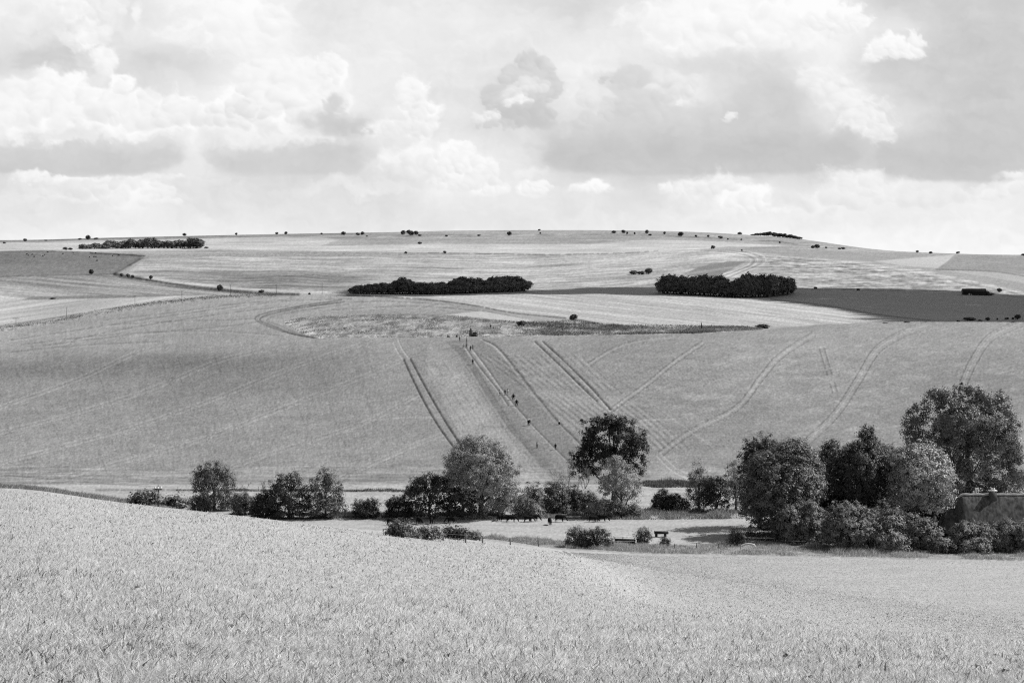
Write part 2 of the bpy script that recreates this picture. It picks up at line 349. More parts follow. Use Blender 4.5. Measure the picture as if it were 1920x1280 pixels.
# ------------------------------------------------------------------ materials
MATS = {}
def mat_base(name):
    m = bpy.data.materials.new(name); m.use_nodes = True
    nt = m.node_tree; b = nt.nodes['Principled BSDF']
    return m, nt, b
def setspec(b, v):
    for k in ('Specular IOR Level', 'Specular'):
        if k in b.inputs: b.inputs[k].default_value = v; return
def simple_mat(name, val, rough=0.8, spec=0.2, nscale=0, namp=0.25, stretch=(1, 1, 1), bump=0):
    """grey procedural material, noise mottled"""
    if name in MATS: return MATS[name]
    m, nt, b = mat_base(name); N = nt.nodes; L = nt.links
    b.inputs['Roughness'].default_value = rough; setspec(b, spec)
    b.inputs['Base Color'].default_value = (val, val, val, 1)
    if nscale:
        tc = N.new('ShaderNodeTexCoord'); mp = N.new('ShaderNodeMapping'); mp.inputs['Scale'].default_value = stretch
        n = N.new('ShaderNodeTexNoise'); n.inputs['Scale'].default_value = nscale; n.inputs['Detail'].default_value = 5
        L.new(tc.outputs['Object'], mp.inputs['Vector']); L.new(mp.outputs['Vector'], n.inputs['Vector'])
        mr = N.new('ShaderNodeMapRange'); mr.inputs[1].default_value = .3; mr.inputs[2].default_value = .7
        mr.inputs[3].default_value = val * (1 - namp); mr.inputs[4].default_value = val * (1 + namp)
        cc = N.new('ShaderNodeCombineColor')
        L.new(n.outputs['Fac'], mr.inputs[0])
        for k in range(3): L.new(mr.outputs[0], cc.inputs[k])
        L.new(cc.outputs[0], b.inputs['Base Color'])
        if bump:
            bp = N.new('ShaderNodeBump'); bp.inputs['Strength'].default_value = bump
            L.new(n.outputs['Fac'], bp.inputs['Height']); L.new(bp.outputs[0], b.inputs['Normal'])
    MATS[name] = m
    return m
def attr_mat(name, attr, gain=1.0, rough=0.9, spec=0.05, ns=0.7, namp=0.12, stretch=(1, .35, 1), transl=0.0, bump=0.0):
    """cover colour carried by the mesh, broken up by a fine procedural mottle in metres"""
    if name in MATS: return MATS[name]
    m, nt, b = mat_base(name); N = nt.nodes; L = nt.links
    b.inputs['Roughness'].default_value = rough; setspec(b, spec)
    at = N.new('ShaderNodeAttribute'); at.attribute_name = attr
    tc = N.new('ShaderNodeTexCoord'); mp = N.new('ShaderNodeMapping'); mp.inputs['Scale'].default_value = stretch
    n = N.new('ShaderNodeTexNoise'); n.inputs['Scale'].default_value = ns; n.inputs['Detail'].default_value = 4
    L.new(tc.outputs['Object'], mp.inputs['Vector']); L.new(mp.outputs['Vector'], n.inputs['Vector'])
    mr = N.new('ShaderNodeMapRange'); mr.inputs[1].default_value = .3; mr.inputs[2].default_value = .7
    mr.inputs[3].default_value = gain * (1 - namp); mr.inputs[4].default_value = gain * (1 + namp)
    L.new(n.outputs['Fac'], mr.inputs[0])
    mu = N.new('ShaderNodeMath'); mu.operation = 'MULTIPLY'
    L.new(at.outputs['Fac'], mu.inputs[0]); L.new(mr.outputs[0], mu.inputs[1])
    cc = N.new('ShaderNodeCombineColor')
    for k in range(3): L.new(mu.outputs[0], cc.inputs[k])
    L.new(cc.outputs[0], b.inputs['Base Color'])
    if bump:
        bp = N.new('ShaderNodeBump'); bp.inputs['Strength'].default_value = bump; bp.inputs['Distance'].default_value = .3
        L.new(n.outputs['Fac'], bp.inputs['Height']); L.new(bp.outputs[0], b.inputs['Normal'])
    if transl:
        tr = N.new('ShaderNodeBsdfTranslucent'); mx = N.new('ShaderNodeMixShader'); mx.inputs[0].default_value = transl
        L.new(cc.outputs[0], tr.inputs['Color']); L.new(b.outputs[0], mx.inputs[1]); L.new(tr.outputs[0], mx.inputs[2])
        L.new(mx.outputs[0], N['Material Output'].inputs['Surface'])
    MATS[name] = m
    return m

def np_mesh(name, V, faces, mats, parent=None, attr=None, smooth_=False, fmat=None, loc=None):
    """V [n,3]; faces [m,k] int array (or list of such arrays)"""
    me = bpy.data.meshes.new(name)
    if not isinstance(faces, list): faces = [faces]
    faces = [np.asarray(f, np.int32) for f in faces if len(f)]
    V = np.asarray(V, np.float32)
    nl = sum(f.size for f in faces); nf = sum(len(f) for f in faces)
    me.vertices.add(len(V)); me.vertices.foreach_set('co', V.ravel())
    me.loops.add(nl); me.loops.foreach_set('vertex_index', np.concatenate([f.ravel() for f in faces]))
    me.polygons.add(nf)
    tot = np.concatenate([np.full(len(f), f.shape[1]) for f in faces]).astype(np.int32)
    st = np.concatenate([[0], np.cumsum(tot)[:-1]]).astype(np.int32)
    me.polygons.foreach_set('loop_start', st); me.polygons.foreach_set('loop_total', tot)
    if fmat is not None: me.polygons.foreach_set('material_index', np.asarray(fmat, np.int32))
    if smooth_: me.polygons.foreach_set('use_smooth', np.ones(nf, bool))
    if attr:
        for k, a in attr.items():
            at = me.attributes.new(k, 'FLOAT', 'POINT'); at.data.foreach_set('value', np.asarray(a, np.float32))
    me.update(calc_edges=True)
    for m in (mats if isinstance(mats, (list, tuple)) else [mats]): me.materials.append(m)
    o = bpy.data.objects.new(name, me); COL.objects.link(o)
    if parent: o.parent = parent
    if loc is not None: o.location = loc
    return o
def empty(name, loc, rz=0):
    o = bpy.data.objects.new(name, None); o.location = loc; o.rotation_euler = (0, 0, rz); o.empty_display_size = .5; COL.objects.link(o); return o

# ------------------------------------------------------------------ land
KALB = 0.715         # albedo = KALB * linear(tone)
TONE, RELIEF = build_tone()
def sample(R, px, row):
    x = np.abs(px + 20); x = np.mod(x, 2 * (RW - 2)); x = np.minimum(x, 2 * (RW - 2) - x); x = np.clip(x, 0, RW - 1.001); y = np.clip(row - R0, 0, RH - 1.001)
    i = x.astype(int); j = y.astype(int); fx = x - i; fy = y - j
    return (R[j, i] * (1 - fx) + R[j, i + 1] * fx) * (1 - fy) + (R[j + 1, i] * (1 - fx) + R[j + 1, i + 1] * fx) * fy
def land():
    # rows of the land grid: spacing chosen so that near and far ground are equally fine in the picture
    Yf = np.concatenate([np.arange(YN, 1000, .25), np.arange(1000, 9000, 4.0)])
    dens = np.zeros(len(Yf) - 1)
    for c in (0, 240, 480, 720, 960, 1200, 1460, 1700, 1920):
        r = ROW0 - F * H((c - 960) / F * Yf, Yf) / Yf
        d = np.abs(np.diff(r)); mid = (Yf[1:] + Yf[:-1]) / 2
        d *= np.where(mid < 300, .33, 1.05)
        dens = np.maximum(dens, np.clip(d, 0, 3))
    dens *= .62; dens += np.diff(Yf) * 0.0006
    cd = np.concatenate([[0], np.cumsum(dens)]); n = int(cd[-1])
    Yr = np.interp(np.linspace(0, cd[-1], n), cd, Yf)
    Cc = np.concatenate([np.arange(-1500, -20, 12.0), np.arange(-20, 1940, 1.4), np.arange(1940, 3420, 12.0)])
    C, Y = np.meshgrid(Cc, Yr); X = (C - 960) / F * Y
    Z = H(X, Y); Rr = ROW0 - F * Z / Y
    edge = smooth(0, 200, Y)
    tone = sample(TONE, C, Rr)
    rel = sample(RELIEF, C, Rr)
    rz = np.random.default_rng(5).standard_normal(Z.shape)
    # crop height roughness: a few centimetres at the hill, more on the rough bank
    cr = smooth(480, 520, Y) * 0.05 + 0.02 * smooth(300, 360, Y)
    Z = Z + rel * 1.3 + rz * cr * 0.45
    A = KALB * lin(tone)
    # which cover each face belongs to
    Cm = (C[:-1, :-1] + C[1:, 1:]) / 2; Rm = (Rr[:-1, :-1] + Rr[1:, 1:]) / 2; Ym = (Y[:-1, :-1] + Y[1:, 1:]) / 2
    reg = np.zeros(Cm.shape, int)                                  # 0 grass_slope
    reg[(Ym > 296) & (Rm < np.interp(Cm, [0, 1080, 1200, 1940], [1046, 1031, 1038, 1052]))] = 2
    cut = np.interp(Cm, [0, 1050, 1160, 1240, 1460, 1700, 1940], [330, 330, 356, 345, 325, 308, 296])
    reg[(Ym > cut) & (reg == 0)] = 1                               # mown_meadow
    reg[Ym > 372] = 2                                              # pasture
    reg[Ym > 486] = 3                                              # crop_field
    top = np.interp(Cm, [-20,100,200,300,400,520,650,800,880,930,1000,1080,1130,1430,1540,1700,1940], [626,607,587,571,558,553,555,561,571,584,600,600,611,618,608,602,598])
    reg[(Ym > 700) & (Rm < top)] = 4                               # far_fields
    reg[Ym > 1700] = 4
    reg[Ym > 2650] = 5                                             # hills
    nr, nc = C.shape
    idx = np.arange(nr * nc).reshape(nr, nc)
    FQ = np.stack([idx[:-1, :-1], idx[:-1, 1:], idx[1:, 1:], idx[1:, :-1]], -1).reshape(-1, 4)
    regf = reg.ravel()
    V = np.stack([X, Y, Z], -1).reshape(-1, 3); At = A.ravel()
    mats = [attr_mat('slope_turf', 'cover', ns=6, stretch=(1, 1, 1), namp=.3), attr_mat('mown_grass', 'cover', ns=2.0, namp=.10),
            attr_mat('pasture_grass', 'cover', ns=1.6, namp=.12), attr_mat('standing_crop', 'cover', ns=1.2, namp=.13),
            attr_mat('far_crop', 'cover', ns=.5, namp=.10), attr_mat('down_grass', 'cover', ns=.3, namp=.12)]
    names = ['grass_slope', 'meadow_ground', 'pasture_ground', 'crop_field', 'far_fields', 'hills']
    for k, nm in enumerate(names):
        fk = FQ[regf == k]
        if not len(fk): continue
        used, inv = np.unique(fk.ravel(), return_inverse=True)
        o = np_mesh(nm, V[used], inv.reshape(-1, 4), mats[k], attr={'cover': At[used]}, smooth_=(k != 9))
        tag(o, kind='structure')
    # ground under and behind the camera
    gx = np.linspace(-70, 70, 71); gy = np.linspace(-60, YN + .2, 40)
    X, Y = np.meshgrid(gx, gy); Z = H(X, Y) - 0.01 * (Y > YN)
    idx = np.arange(X.size).reshape(X.shape)
    FQ = np.stack([idx[:-1, :-1], idx[:-1, 1:], idx[1:, 1:], idx[1:, :-1]], -1).reshape(-1, 4)
    o = np_mesh('ground', np.stack([X, Y, Z], -1).reshape(-1, 3), FQ, mats[0], attr={'cover': np.full(X.size, KALB * float(lin(178)))}, smooth_=True)
    tag(o, kind='structure')
    print('land', nr, nc)
land()

# ------------------------------------------------------------------ sky
SKYG = [[240,246,232,246,250,230,234,236,232,222,235,249,246,240,214,212,212],
 [238,220,230,238,249,232,240,242,238,230,238,250,250,246,234,214,213],
 [222,226,224,224,242,240,238,236,232,242,236,226,222,236,215,213,212],
 [248,249,228,236,247,246,236,232,224,238,222,231,213,238,220,213,212],
 [245,245,243,240,245,222,240,234,226,226,224,218,212,232,236,211,210],
 [216,215,216,236,217,219,228,245,238,215,211,209,208,211,220,208,209],
 [232,229,241,228,226,228,226,240,236,233,224,238,237,239,243,239,236],
 [236,237,238,236,234,232,230,232,232,234,236,236,238,242,240,242,240],
 [241,241,242,241,240,240,239,240,240,240,241,241,242,243,243,243,242]]
def sky_values(X, Y):
    """display value of the sky in direction (column X, row Y)"""
    wx = X + 30 * fbm(X / 95, Y / 70, 5, 1, .55) + 9 * fbm(X / 22, Y / 18, 4, 3, .6)
    wy = Y + 20 * fbm(X / 80 + 9, Y / 60, 5, 2, .55) + 8 * fbm(X / 20 + 3, Y / 17, 4, 4, .6)
    bl = billow(wx / 110, wy / 80, 6, 1, .55); bl2 = billow(wx / 46, wy / 36, 5, 4, .6); fb = fbm(X / 260, Y / 70, 5, 5); fine = fbm(wx / 46, wy / 30, 5, 6, .6)
    bx = billow((wx - 7) / 110, (wy + 8) / 80, 6, 1, .55); relief = (bl - bx) * 42
    G_ = np.array(SKYG, float)
    gx = np.clip((X + .55 * (wx - X)) / 120, 0, 15.999); gy = np.clip((Y + .55 * (wy - Y)) / 60, 0, 7.999)
    i = gx.astype(int); j = gy.astype(int); tx = smooth(0, 1, gx - i) * .5 + .5 * (gx - i); ty = smooth(0, 1, gy - j) * .5 + .5 * (gy - j)
    V = (G_[j, i] * (1 - tx) + G_[j, i + 1] * tx) * (1 - ty) + (G_[j + 1, i] * (1 - tx) + G_[j + 1, i + 1] * tx) * ty
    V = V - 2 + 3.5 * fb + 5 * fine + .28 * relief
    def g(x0, x1, top, bot, val, slant=0.0, ts=40, bs=4.5, xs=40, op=.9):
        nonlocal V
        ec = np.clip(np.abs((wx - (x0 + x1) / 2) / ((x1 - x0) / 2)), 0, 1.2)
        yb = bot + slant * (X - x0) / (x1 - x0) + 5 * fb + 5 * fine - 34 * ec ** 7
        bs = bs + 5 * ec ** 3 + 3 * smooth(-.3, .6, fine)
        a = smooth(top - ts, top + ts, wy) * smooth(yb + bs, yb - bs, Y + .12 * (wy - Y)) * smooth(x0 - xs * .3, x0 + xs, wx) * smooth(x1 + xs * .3, x1 - xs, wx) * op
        V = V * (1 - a) + (val + 5 * fine + 5 * fb + .16 * relief + 7 * smooth(top + 40, top - 40, wy)) * a
    def c(cx, cy, rx, ry, val, soft=.25, base=None, bs=10, amp=.35, op=1.0, rl=0.0):
        nonlocal V
        # soft body with a ragged, wispy rim
        d = 1.12 - np.sqrt(((wx - cx) / rx) ** 2 + ((wy - cy) / ry) ** 2) + (amp + .08) * (bl2 - .6) * 1.7 + amp * 1.0 * fine
        bright = val > 238
        sf = soft * (1.25 if bright else 1.2) + .10
        a = smooth(0, sf, d)
        if base is not None: a = a * smooth(base + bs, base - bs, Y + 3 * fb + 4 * fine)
        a = a * op * (.93 if bright else .88)
        lit = 0
        if bright: lit = 3.5 * smooth(.1, 1.1, (cy - wy) / ry + .35) - 6 * smooth(0, 1.0, (wy - cy) / ry)
        V = V * (1 - a) + (val + (rl + .22) * relief + 5 * fine + lit) * a
    # soft high veil and gaps
    xs1 = X[0]; ys1 = Y[:, 0]
    def puffs(cx, cy, rx, ry, n, r0, r1, vt, vb, seed, op=.6, base=None, edge=.35):
        nonlocal V
        if vt > 240: vb = vb - 9; n = int(n * 1.3)
        q = np.random.default_rng(seed); a = q.random(n) * 6.283; m = np.sqrt(q.random(n))
        px = cx + rx * m * np.cos(a); py = cy + ry * m * np.sin(a); pr = q.uniform(r0, r1, n) * (1.1 - .35 * m)
        if base is not None: py = np.minimum(py, base - pr * .35)
        for k in np.argsort(py):
            x0, x1 = np.searchsorted(xs1, [px[k] - pr[k] * 1.9 - 20, px[k] + pr[k] * 1.9 + 20]); y0, y1 = np.searchsorted(ys1, [py[k] - pr[k] * 1.9 - 20, py[k] + pr[k] * 1.9 + 20])
            if x1 <= x0 or y1 <= y0: continue
            sl = (slice(y0, y1), slice(x0, x1))
            dx = (X[sl] + .45 * (wx[sl] - X[sl]) + 4.5 * fine[sl] - px[k]) / pr[k]; dy = (Y[sl] + .45 * (wy[sl] - Y[sl]) - 4 * fine[sl] - py[k]) / pr[k]
            d = np.hypot(dx, dy * 1.12) + .35 * (.62 - bl2[sl])
            al = op * smooth(1.0, 1 - edge, d)
            if base is not None: al = al * smooth(base + 5, base - 5, Y[sl] + 3 * fine[sl])
            t = np.clip(.5 - .42 * dy + .22 * dx, 0, 1)
            V[sl] = V[sl] * (1 - al) + (vb + (vt - vb) * t + 2 * fine[sl]) * al
    c(90, 105, 60, 44, 212, .5, amp=.4); c(290, 120, 60, 46, 219, .7, amp=.3)
    g(-200, 352, 268, 328, 210); g(368, 700, 262, 322, 211, slant=8); g(1005, 1620, 236, 327, 207, ts=60); g(1610, 2100, 240, 336, 206, ts=70, slant=6)
    # top left streak
    c(40, 40, 90, 40, 240, .8); c(120, 25, 60, 26, 248, .6); c(160, 70, 46, 34, 248, .5); c(195, 118, 40, 34, 249, .5); c(222, 160, 30, 26, 250, .5); c(210, 25, 40, 34, 240, .7); c(268, 30, 14, 26, 243, .6)
    # top middle bright
    c(440, 50, 120, 70, 247, .6, amp=.4); c(490, 30, 50, 44, 250, .5); c(400, 20, 70, 24, 245, .7)
    # big left cumulus and its base
    c(20, 215, 120, 52, 250, .4, rl=.35); c(100, 180, 60, 52, 251, .35, rl=.35); c(120, 215, 130, 60, 250, .35, rl=.3); c(250, 215, 120, 48, 249, .4, rl=.35); c(330, 215, 60, 42, 247, .5, rl=.3)
    c(120, 248, 190, 18, 243, .8); c(130, 258, 100, 14, 230, .8)
    # second cumulus
    c(480, 165, 70, 62, 249, .4, rl=.4); c(560, 150, 60, 50, 250, .4, rl=.4); c(612, 140, 36, 34, 250, .35, rl=.4); c(540, 205, 130, 52, 248, .45, rl=.4); c(440, 215, 80, 40, 247, .5, rl=.3)
    c(520, 260, 150, 16, 240, .8)
    c(618, 196, 30, 40, 216, 1.0, amp=.6, base=254); c(630, 232, 86, 34, 206, .9, base=258, bs=5, amp=.3); c(590, 205, 44, 28, 216, .6); c(500, 175, 22, 10, 236, .7)
    # column right of it
    c(772, 190, 32, 48, 249, .4); c(798, 225, 32, 44, 248, .4); c(740, 245, 60, 20, 246, .6); c(775, 240, 26, 8, 226, .6); c(700, 200, 26, 30, 230, .8)
    # lower middle lumps
    c(760, 300, 70, 34, 243, .5); c(840, 310, 44, 34, 249, .4, rl=.4); c(872, 292, 30, 26, 251, .35, rl=.4); c(905, 322, 44, 28, 250, .4, rl=.3); c(890, 340, 80, 22, 247, .5, base=360); c(925, 354, 46, 12, 250, .4, base=364); c(640, 350, 200, 16, 232, .8); c(680, 360, 40, 22, 238, .8)
    # dark central cumulus
    c(900, 238, 40, 14, 224, .8, base=246); c(975, 178, 72, 64, 208, .45, base=246, bs=8, amp=.3); c(990, 115, 28, 24, 209, .5, amp=.4); c(1012, 150, 32, 46, 210, .6, amp=.3); c(928, 182, 30, 22, 211, .7, amp=.3)
    c(985, 168, 40, 24, 226, .5, amp=.4); c(978, 193, 34, 18, 245, .35, amp=.4); c(925, 220, 34, 16, 240, .4, amp=.5, base=238); c(990, 225, 60, 22, 207, .4, base=244)
    # large grey raft, right
    c(1440, 190, 80, 70, 213, .7); c(1200, 205, 80, 42, 215, .6, amp=.4); c(1240, 165, 50, 36, 224, .6, amp=.4); c(1180, 150, 60, 34, 222, .6, amp=.4)
    c(1130, 185, 46, 32, 238, .6, base=232); c(1290, 165, 60, 30, 236, .6); c(1275, 190, 38, 14, 242, .6); c(1370, 219, 16, 7, 243, .5, base=226)
    c(1100, 232, 50, 14, 216, .6, base=244)
    # right grey region
    c(1190, 160, 50, 40, 217, 1.1, amp=.3); c(1350, 140, 50, 60, 221, 1.0)
    # bright column
    c(1530, 150, 50, 44, 242, .9, amp=.4); c(1570, 180, 56, 48, 240, .9, amp=.4); c(1610, 215, 50, 38, 243, .8, amp=.4); c(1640, 245, 38, 30, 243, .7, amp=.5); c(1595, 235, 40, 16, 246, .6); c(1640, 212, 16, 9, 226, .6)
    # top right bright cumulus
    c(1330, 50, 160, 54, 248, .5, amp=.4, rl=.3); c(1440, 60, 120, 40, 250, .5, base=92, bs=10, rl=.3); c(1520, 32, 100, 38, 250, .4, rl=.3); c(1590, 40, 56, 26, 249, .35, amp=.5); c(1616, 42, 26, 20, 250, .35, amp=.5); c(1260, 30, 70, 34, 245, .6)
    # lone puff
    c(1668, 96, 48, 26, 249, .35, base=117, bs=5, amp=.45); c(1722, 84, 26, 24, 250, .35, base=110, amp=.5); c(1695, 98, 44, 18, 248, .5, base=116)
    # low far rows
    c(150, 360, 190, 30, 240, .6, base=395, bs=3, amp=.25); c(250, 370, 90, 28, 244, .5, base=394, bs=3); c(80, 350, 130, 20, 230, .7); c(150, 335, 230, 8, 244, .7)
    c(1012, 352, 30, 16, 247, .45, base=371, bs=4, amp=.5); c(1000, 325, 40, 18, 238, .6); c(1106, 354, 28, 16, 247, .4, base=372, bs=4, amp=.4); c(1243, 350, 16, 8, 246, .5, base=358)
    c(1320, 350, 90, 26, 243, .5, base=378, amp=.4); c(1400, 380, 60, 24, 246, .4, base=402, bs=4, amp=.4); c(1470, 396, 26, 9, 244, .5, base=403)
    c(1600, 350, 70, 42, 241, .5, amp=.4); c(1560, 385, 90, 32, 241, .6, amp=.4); c(1720, 375, 140, 36, 239, .6, amp=.35); c(1860, 356, 110, 20, 240, .6); c(1900, 330, 60, 12, 240, .7)
    # cauliflower heads, lit from the upper right
    P = puffs
    P(20, 200, 90, 34, 34, 16, 40, 253, 236, 1, base=255); P(100, 165, 40, 26, 24, 12, 28, 253, 238, 2); P(130, 200, 90, 34, 34, 14, 34, 253, 236, 3, base=255); P(260, 205, 90, 28, 34, 12, 32, 252, 234, 4, base=250); P(340, 215, 50, 24, 16, 12, 28, 250, 232, 5)
    P(150, 60, 50, 24, 16, 10, 24, 252, 236, 6, .45); P(200, 120, 26, 26, 16, 9, 20, 252, 238, 7, .5); P(228, 160, 20, 18, 12, 8, 16, 252, 238, 8, .5); P(200, 22, 34, 22, 12, 10, 22, 249, 234, 9, .45); P(120, 20, 40, 14, 12, 10, 22, 250, 236, 10, .45)
    P(460, 50, 80, 44, 34, 16, 40, 252, 240, 11, .4); P(510, 30, 26, 30, 12, 10, 24, 252, 240, 12, .5)
    P(490, 150, 50, 34, 26, 14, 32, 253, 236, 13); P(560, 150, 50, 34, 26, 14, 32, 253, 236, 14); P(612, 132, 22, 22, 14, 9, 20, 253, 238, 15); P(520, 195, 90, 34, 40, 12, 32, 252, 232, 16); P(440, 215, 46, 24, 18, 10, 24, 250, 230, 17); P(470, 205, 40, 18, 10, 8, 20, 246, 226, 18)
    P(622, 192, 20, 18, 12, 8, 18, 222, 208, 19, .4, base=256, edge=.6); P(625, 228, 56, 22, 26, 10, 24, 216, 204, 20, .35, base=258, edge=.7); P(672, 246, 34, 7, 12, 5, 11, 212, 204, 21, .4, base=259, edge=.6)
    P(768, 180, 22, 26, 16, 9, 20, 252, 234, 22); P(795, 222, 26, 26, 18, 9, 20, 251, 232, 23); P(750, 245, 40, 14, 12, 8, 18, 246, 230, 24, .45); P(700, 245, 26, 6, 10, 4, 9, 246, 236, 25, .6)
    P(872, 288, 22, 16, 16, 8, 18, 253, 238, 26); P(840, 306, 34, 20, 20, 9, 20, 252, 234, 27); P(900, 318, 34, 18, 22, 8, 20, 253, 234, 28); P(880, 340, 70, 14, 26, 8, 18, 249, 234, 29, base=358); P(935, 354, 32, 6, 14, 5, 11, 251, 240, 30, base=366); P(770, 312, 50, 20, 18, 9, 22, 246, 230, 31, .45)
    P(985, 112, 16, 14, 18, 7, 15, 222, 203, 32, .7); P(1010, 132, 26, 24, 30, 9, 20, 224, 203, 33, .7); P(960, 148, 32, 24, 30, 9, 20, 226, 204, 34, .7); P(1016, 168, 28, 28, 30, 9, 20, 224, 203, 35, .7); P(928, 180, 26, 22, 22, 8, 18, 222, 204, 36, .7)
    P(990, 158, 30, 16, 22, 8, 17, 240, 216, 37, .65); P(965, 178, 30, 14, 20, 8, 18, 242, 218, 38, .65); P(980, 192, 26, 9, 18, 7, 14, 251, 232, 39, .75); P(925, 218, 20, 9, 12, 6, 12, 246, 230, 40, .65); P(1000, 215, 36, 20, 18, 9, 20, 214, 202, 41, .6, base=244); P(940, 236, 50, 7, 16, 6, 12, 222, 208, 42, .6, base=247)
    P(1120, 185, 34, 20, 18, 9, 22, 243, 226, 43, .5); P(1110, 225, 40, 14, 16, 8, 18, 228, 210, 44, .55, base=246); P(1190, 150, 26, 24, 16, 10, 22, 224, 210, 45, .5); P(1260, 165, 50, 28, 24, 11, 26, 244, 222, 46, .5); P(1210, 200, 50, 28, 22, 12, 26, 226, 210, 47, .45); P(1372, 219, 12, 5, 8, 4, 8, 247, 236, 48, .6, base=226); P(1145, 152, 14, 6, 8, 5, 10, 218, 208, 49, .6)
    P(1330, 45, 110, 36, 44, 16, 38, 253, 240, 50, .5, base=96); P(1450, 50, 90, 32, 34, 14, 34, 253, 238, 51, .5, base=92); P(1560, 45, 50, 24, 24, 9, 22, 253, 236, 52, .55, base=84); P(1610, 42, 22, 14, 14, 6, 14, 253, 240, 53, .6, base=66)
    P(1668, 92, 36, 14, 22, 8, 18, 253, 240, 54, .6, base=116); P(1722, 78, 16, 12, 14, 6, 13, 253, 240, 55, .6, base=104); P(1695, 98, 34, 9, 16, 6, 14, 253, 238, 56, .6, base=115); P(1630, 108, 16, 4, 7, 3, 7, 240, 230, 57, .5)
    P(1530, 150, 34, 34, 22, 10, 24, 249, 230, 58, .5); P(1575, 185, 40, 34, 26, 10, 24, 249, 230, 59, .5); P(1615, 220, 36, 28, 24, 8, 20, 250, 230, 60, .55); P(1645, 245, 22, 20, 16, 6, 15, 248, 228, 61, .55)
    P(1012, 352, 26, 10, 16, 6, 13, 252, 238, 62, .65, base=371); P(1106, 353, 22, 10, 14, 6, 12, 252, 238, 63, .65, base=372); P(1243, 350, 12, 5, 8, 4, 8, 249, 238, 64, .6, base=358); P(1320, 352, 60, 14, 24, 7, 17, 248, 234, 65, .5, base=372); P(1410, 380, 40, 14, 18, 7, 16, 251, 238, 66, .55, base=402); P(1465, 395, 18, 5, 8, 4, 8, 249, 238, 67, .5, base=403)
    P(1610, 345, 44, 26, 22, 9, 22, 247, 232, 68, .5); P(1570, 380, 70, 20, 24, 10, 24, 245, 232, 69, .45); P(1720, 365, 90, 18, 24, 10, 24, 244, 232, 70, .4); P(1860, 355, 60, 12, 16, 7, 18, 244, 234, 71, .45)
    P(240, 362, 80, 20, 28, 9, 22, 249, 234, 72, .45, base=394); P(110, 352, 110, 14, 24, 8, 20, 242, 228, 73, .4, base=392); P(310, 385, 30, 8, 10, 6, 12, 248, 238, 74, .45, base=395)
    P(760, 60, 90, 40, 22, 16, 36, 240, 228, 75, .3); P(850, 45, 70, 26, 18, 14, 30, 238, 228, 76, .3); P(1100, 90, 90, 30, 20, 14, 32, 240, 230, 77, .25); P(60, 50, 70, 40, 18, 16, 34, 242, 230, 78, .3)
    V = V + 5 * smooth(395, 470, Y)
    V = 230.5 + (V - 230.5) * 1.22
    # outside the photographed part: the same sort of broken cloud
    out = np.maximum(smooth(0, 300, -X), np.maximum(smooth(0, 300, X - 1920), smooth(0, 250, -Y)))
    g = smooth(.35, .65, bl * .7 + .3 * bl2); gen = 224 + 24 * g + 6 * fine
    V = V * (1 - out) + gen * out
    return np.clip(V, 196, 253)
def sky():
    Rr = 20000.0
    cx = np.concatenate([np.arange(-2400, -60, 26.0), np.arange(-60, 1980, 2.4), np.arange(1980, 4400, 26.0)])
    cy = np.concatenate([np.arange(-2600, -60, 30.0), np.arange(-60, 500, 2.4), np.arange(500, 800, 20.0)])
    C, W = np.meshgrid(cx, cy)
    d = np.stack([(C - 960) / F, np.ones_like(C), (ROW0 - W) / F], -1); d /= np.linalg.norm(d, axis=-1)[..., None]
    V = d * Rr
    val = lin(sky_values(C, W))
    idx = np.arange(C.size).reshape(C.shape)
    FQ = np.stack([idx[:-1, :-1], idx[1:, :-1], idx[1:, 1:], idx[:-1, 1:]], -1).reshape(-1, 4)
    m = bpy.data.materials.new('cloudy_sky'); m.use_nodes = True; nt = m.node_tree
    for n in list(nt.nodes):
        if n.type != 'OUTPUT_MATERIAL': nt.nodes.remove(n)
    e = nt.nodes.new('ShaderNodeEmission'); a = nt.nodes.new('ShaderNodeAttribute'); a.attribute_name = 'glow'
    nt.links.new(a.outputs['Fac'], e.inputs['Strength']); nt.links.new(e.outputs[0], nt.nodes['Material Output'].inputs['Surface'])
    try: m.cycles.emission_sampling = 'NONE'
    except Exception: pass
    o = np_mesh('sky', V.reshape(-1, 3), FQ, m, attr={'glow': val.ravel()}, smooth_=True)
    tag(o, kind='structure')
sky()

# ------------------------------------------------------------------ light and camera
SUN_EL, SUN_AZ = math.radians(46), math.radians(72)      # azimuth from the view direction, towards the right
def lights():
    s = Vector((math.sin(SUN_AZ) * math.cos(SUN_EL), math.cos(SUN_AZ) * math.cos(SUN_EL), math.sin(SUN_EL)))
    L = bpy.data.lights.new('sun', 'SUN'); L.energy = 5.0; L.angle = math.radians(.53); L.color = (1, .995, .985)
    o = bpy.data.objects.new('sun', L); COL.objects.link(o); o.rotation_euler = s.to_track_quat('Z', 'Y').to_euler(); o.location = s * 500
    w = bpy.data.worlds.new('World'); SC.world = w; w.use_nodes = True; nt = w.node_tree; N = nt.nodes
    sk = N.new('ShaderNodeTexSky'); sk.sky_type = 'NISHITA'; sk.sun_disc = False; sk.sun_elevation = SUN_EL; sk.sun_rotation = SUN_AZ
    sk.dust_density = 2.0
    bw = N.new('ShaderNodeRGBToBW'); bg = N['Background']; bg.inputs['Strength'].default_value = 0.07
    nt.links.new(sk.outputs[0], bw.inputs[0]); nt.links.new(bw.outputs[0], bg.inputs['Color'])
lights()
cam = bpy.data.cameras.new('camera'); co = bpy.data.objects.new('camera', cam); COL.objects.link(co)
cam.sensor_width = 36; cam.lens = 36 * F / 1920; cam.shift_y = -(640 - ROW0) / 1920; cam.clip_end = 60000; cam.clip_start = .1
co.location = (0, 0, 0); co.rotation_euler = (math.radians(90), 0, 0)
SC.camera = co
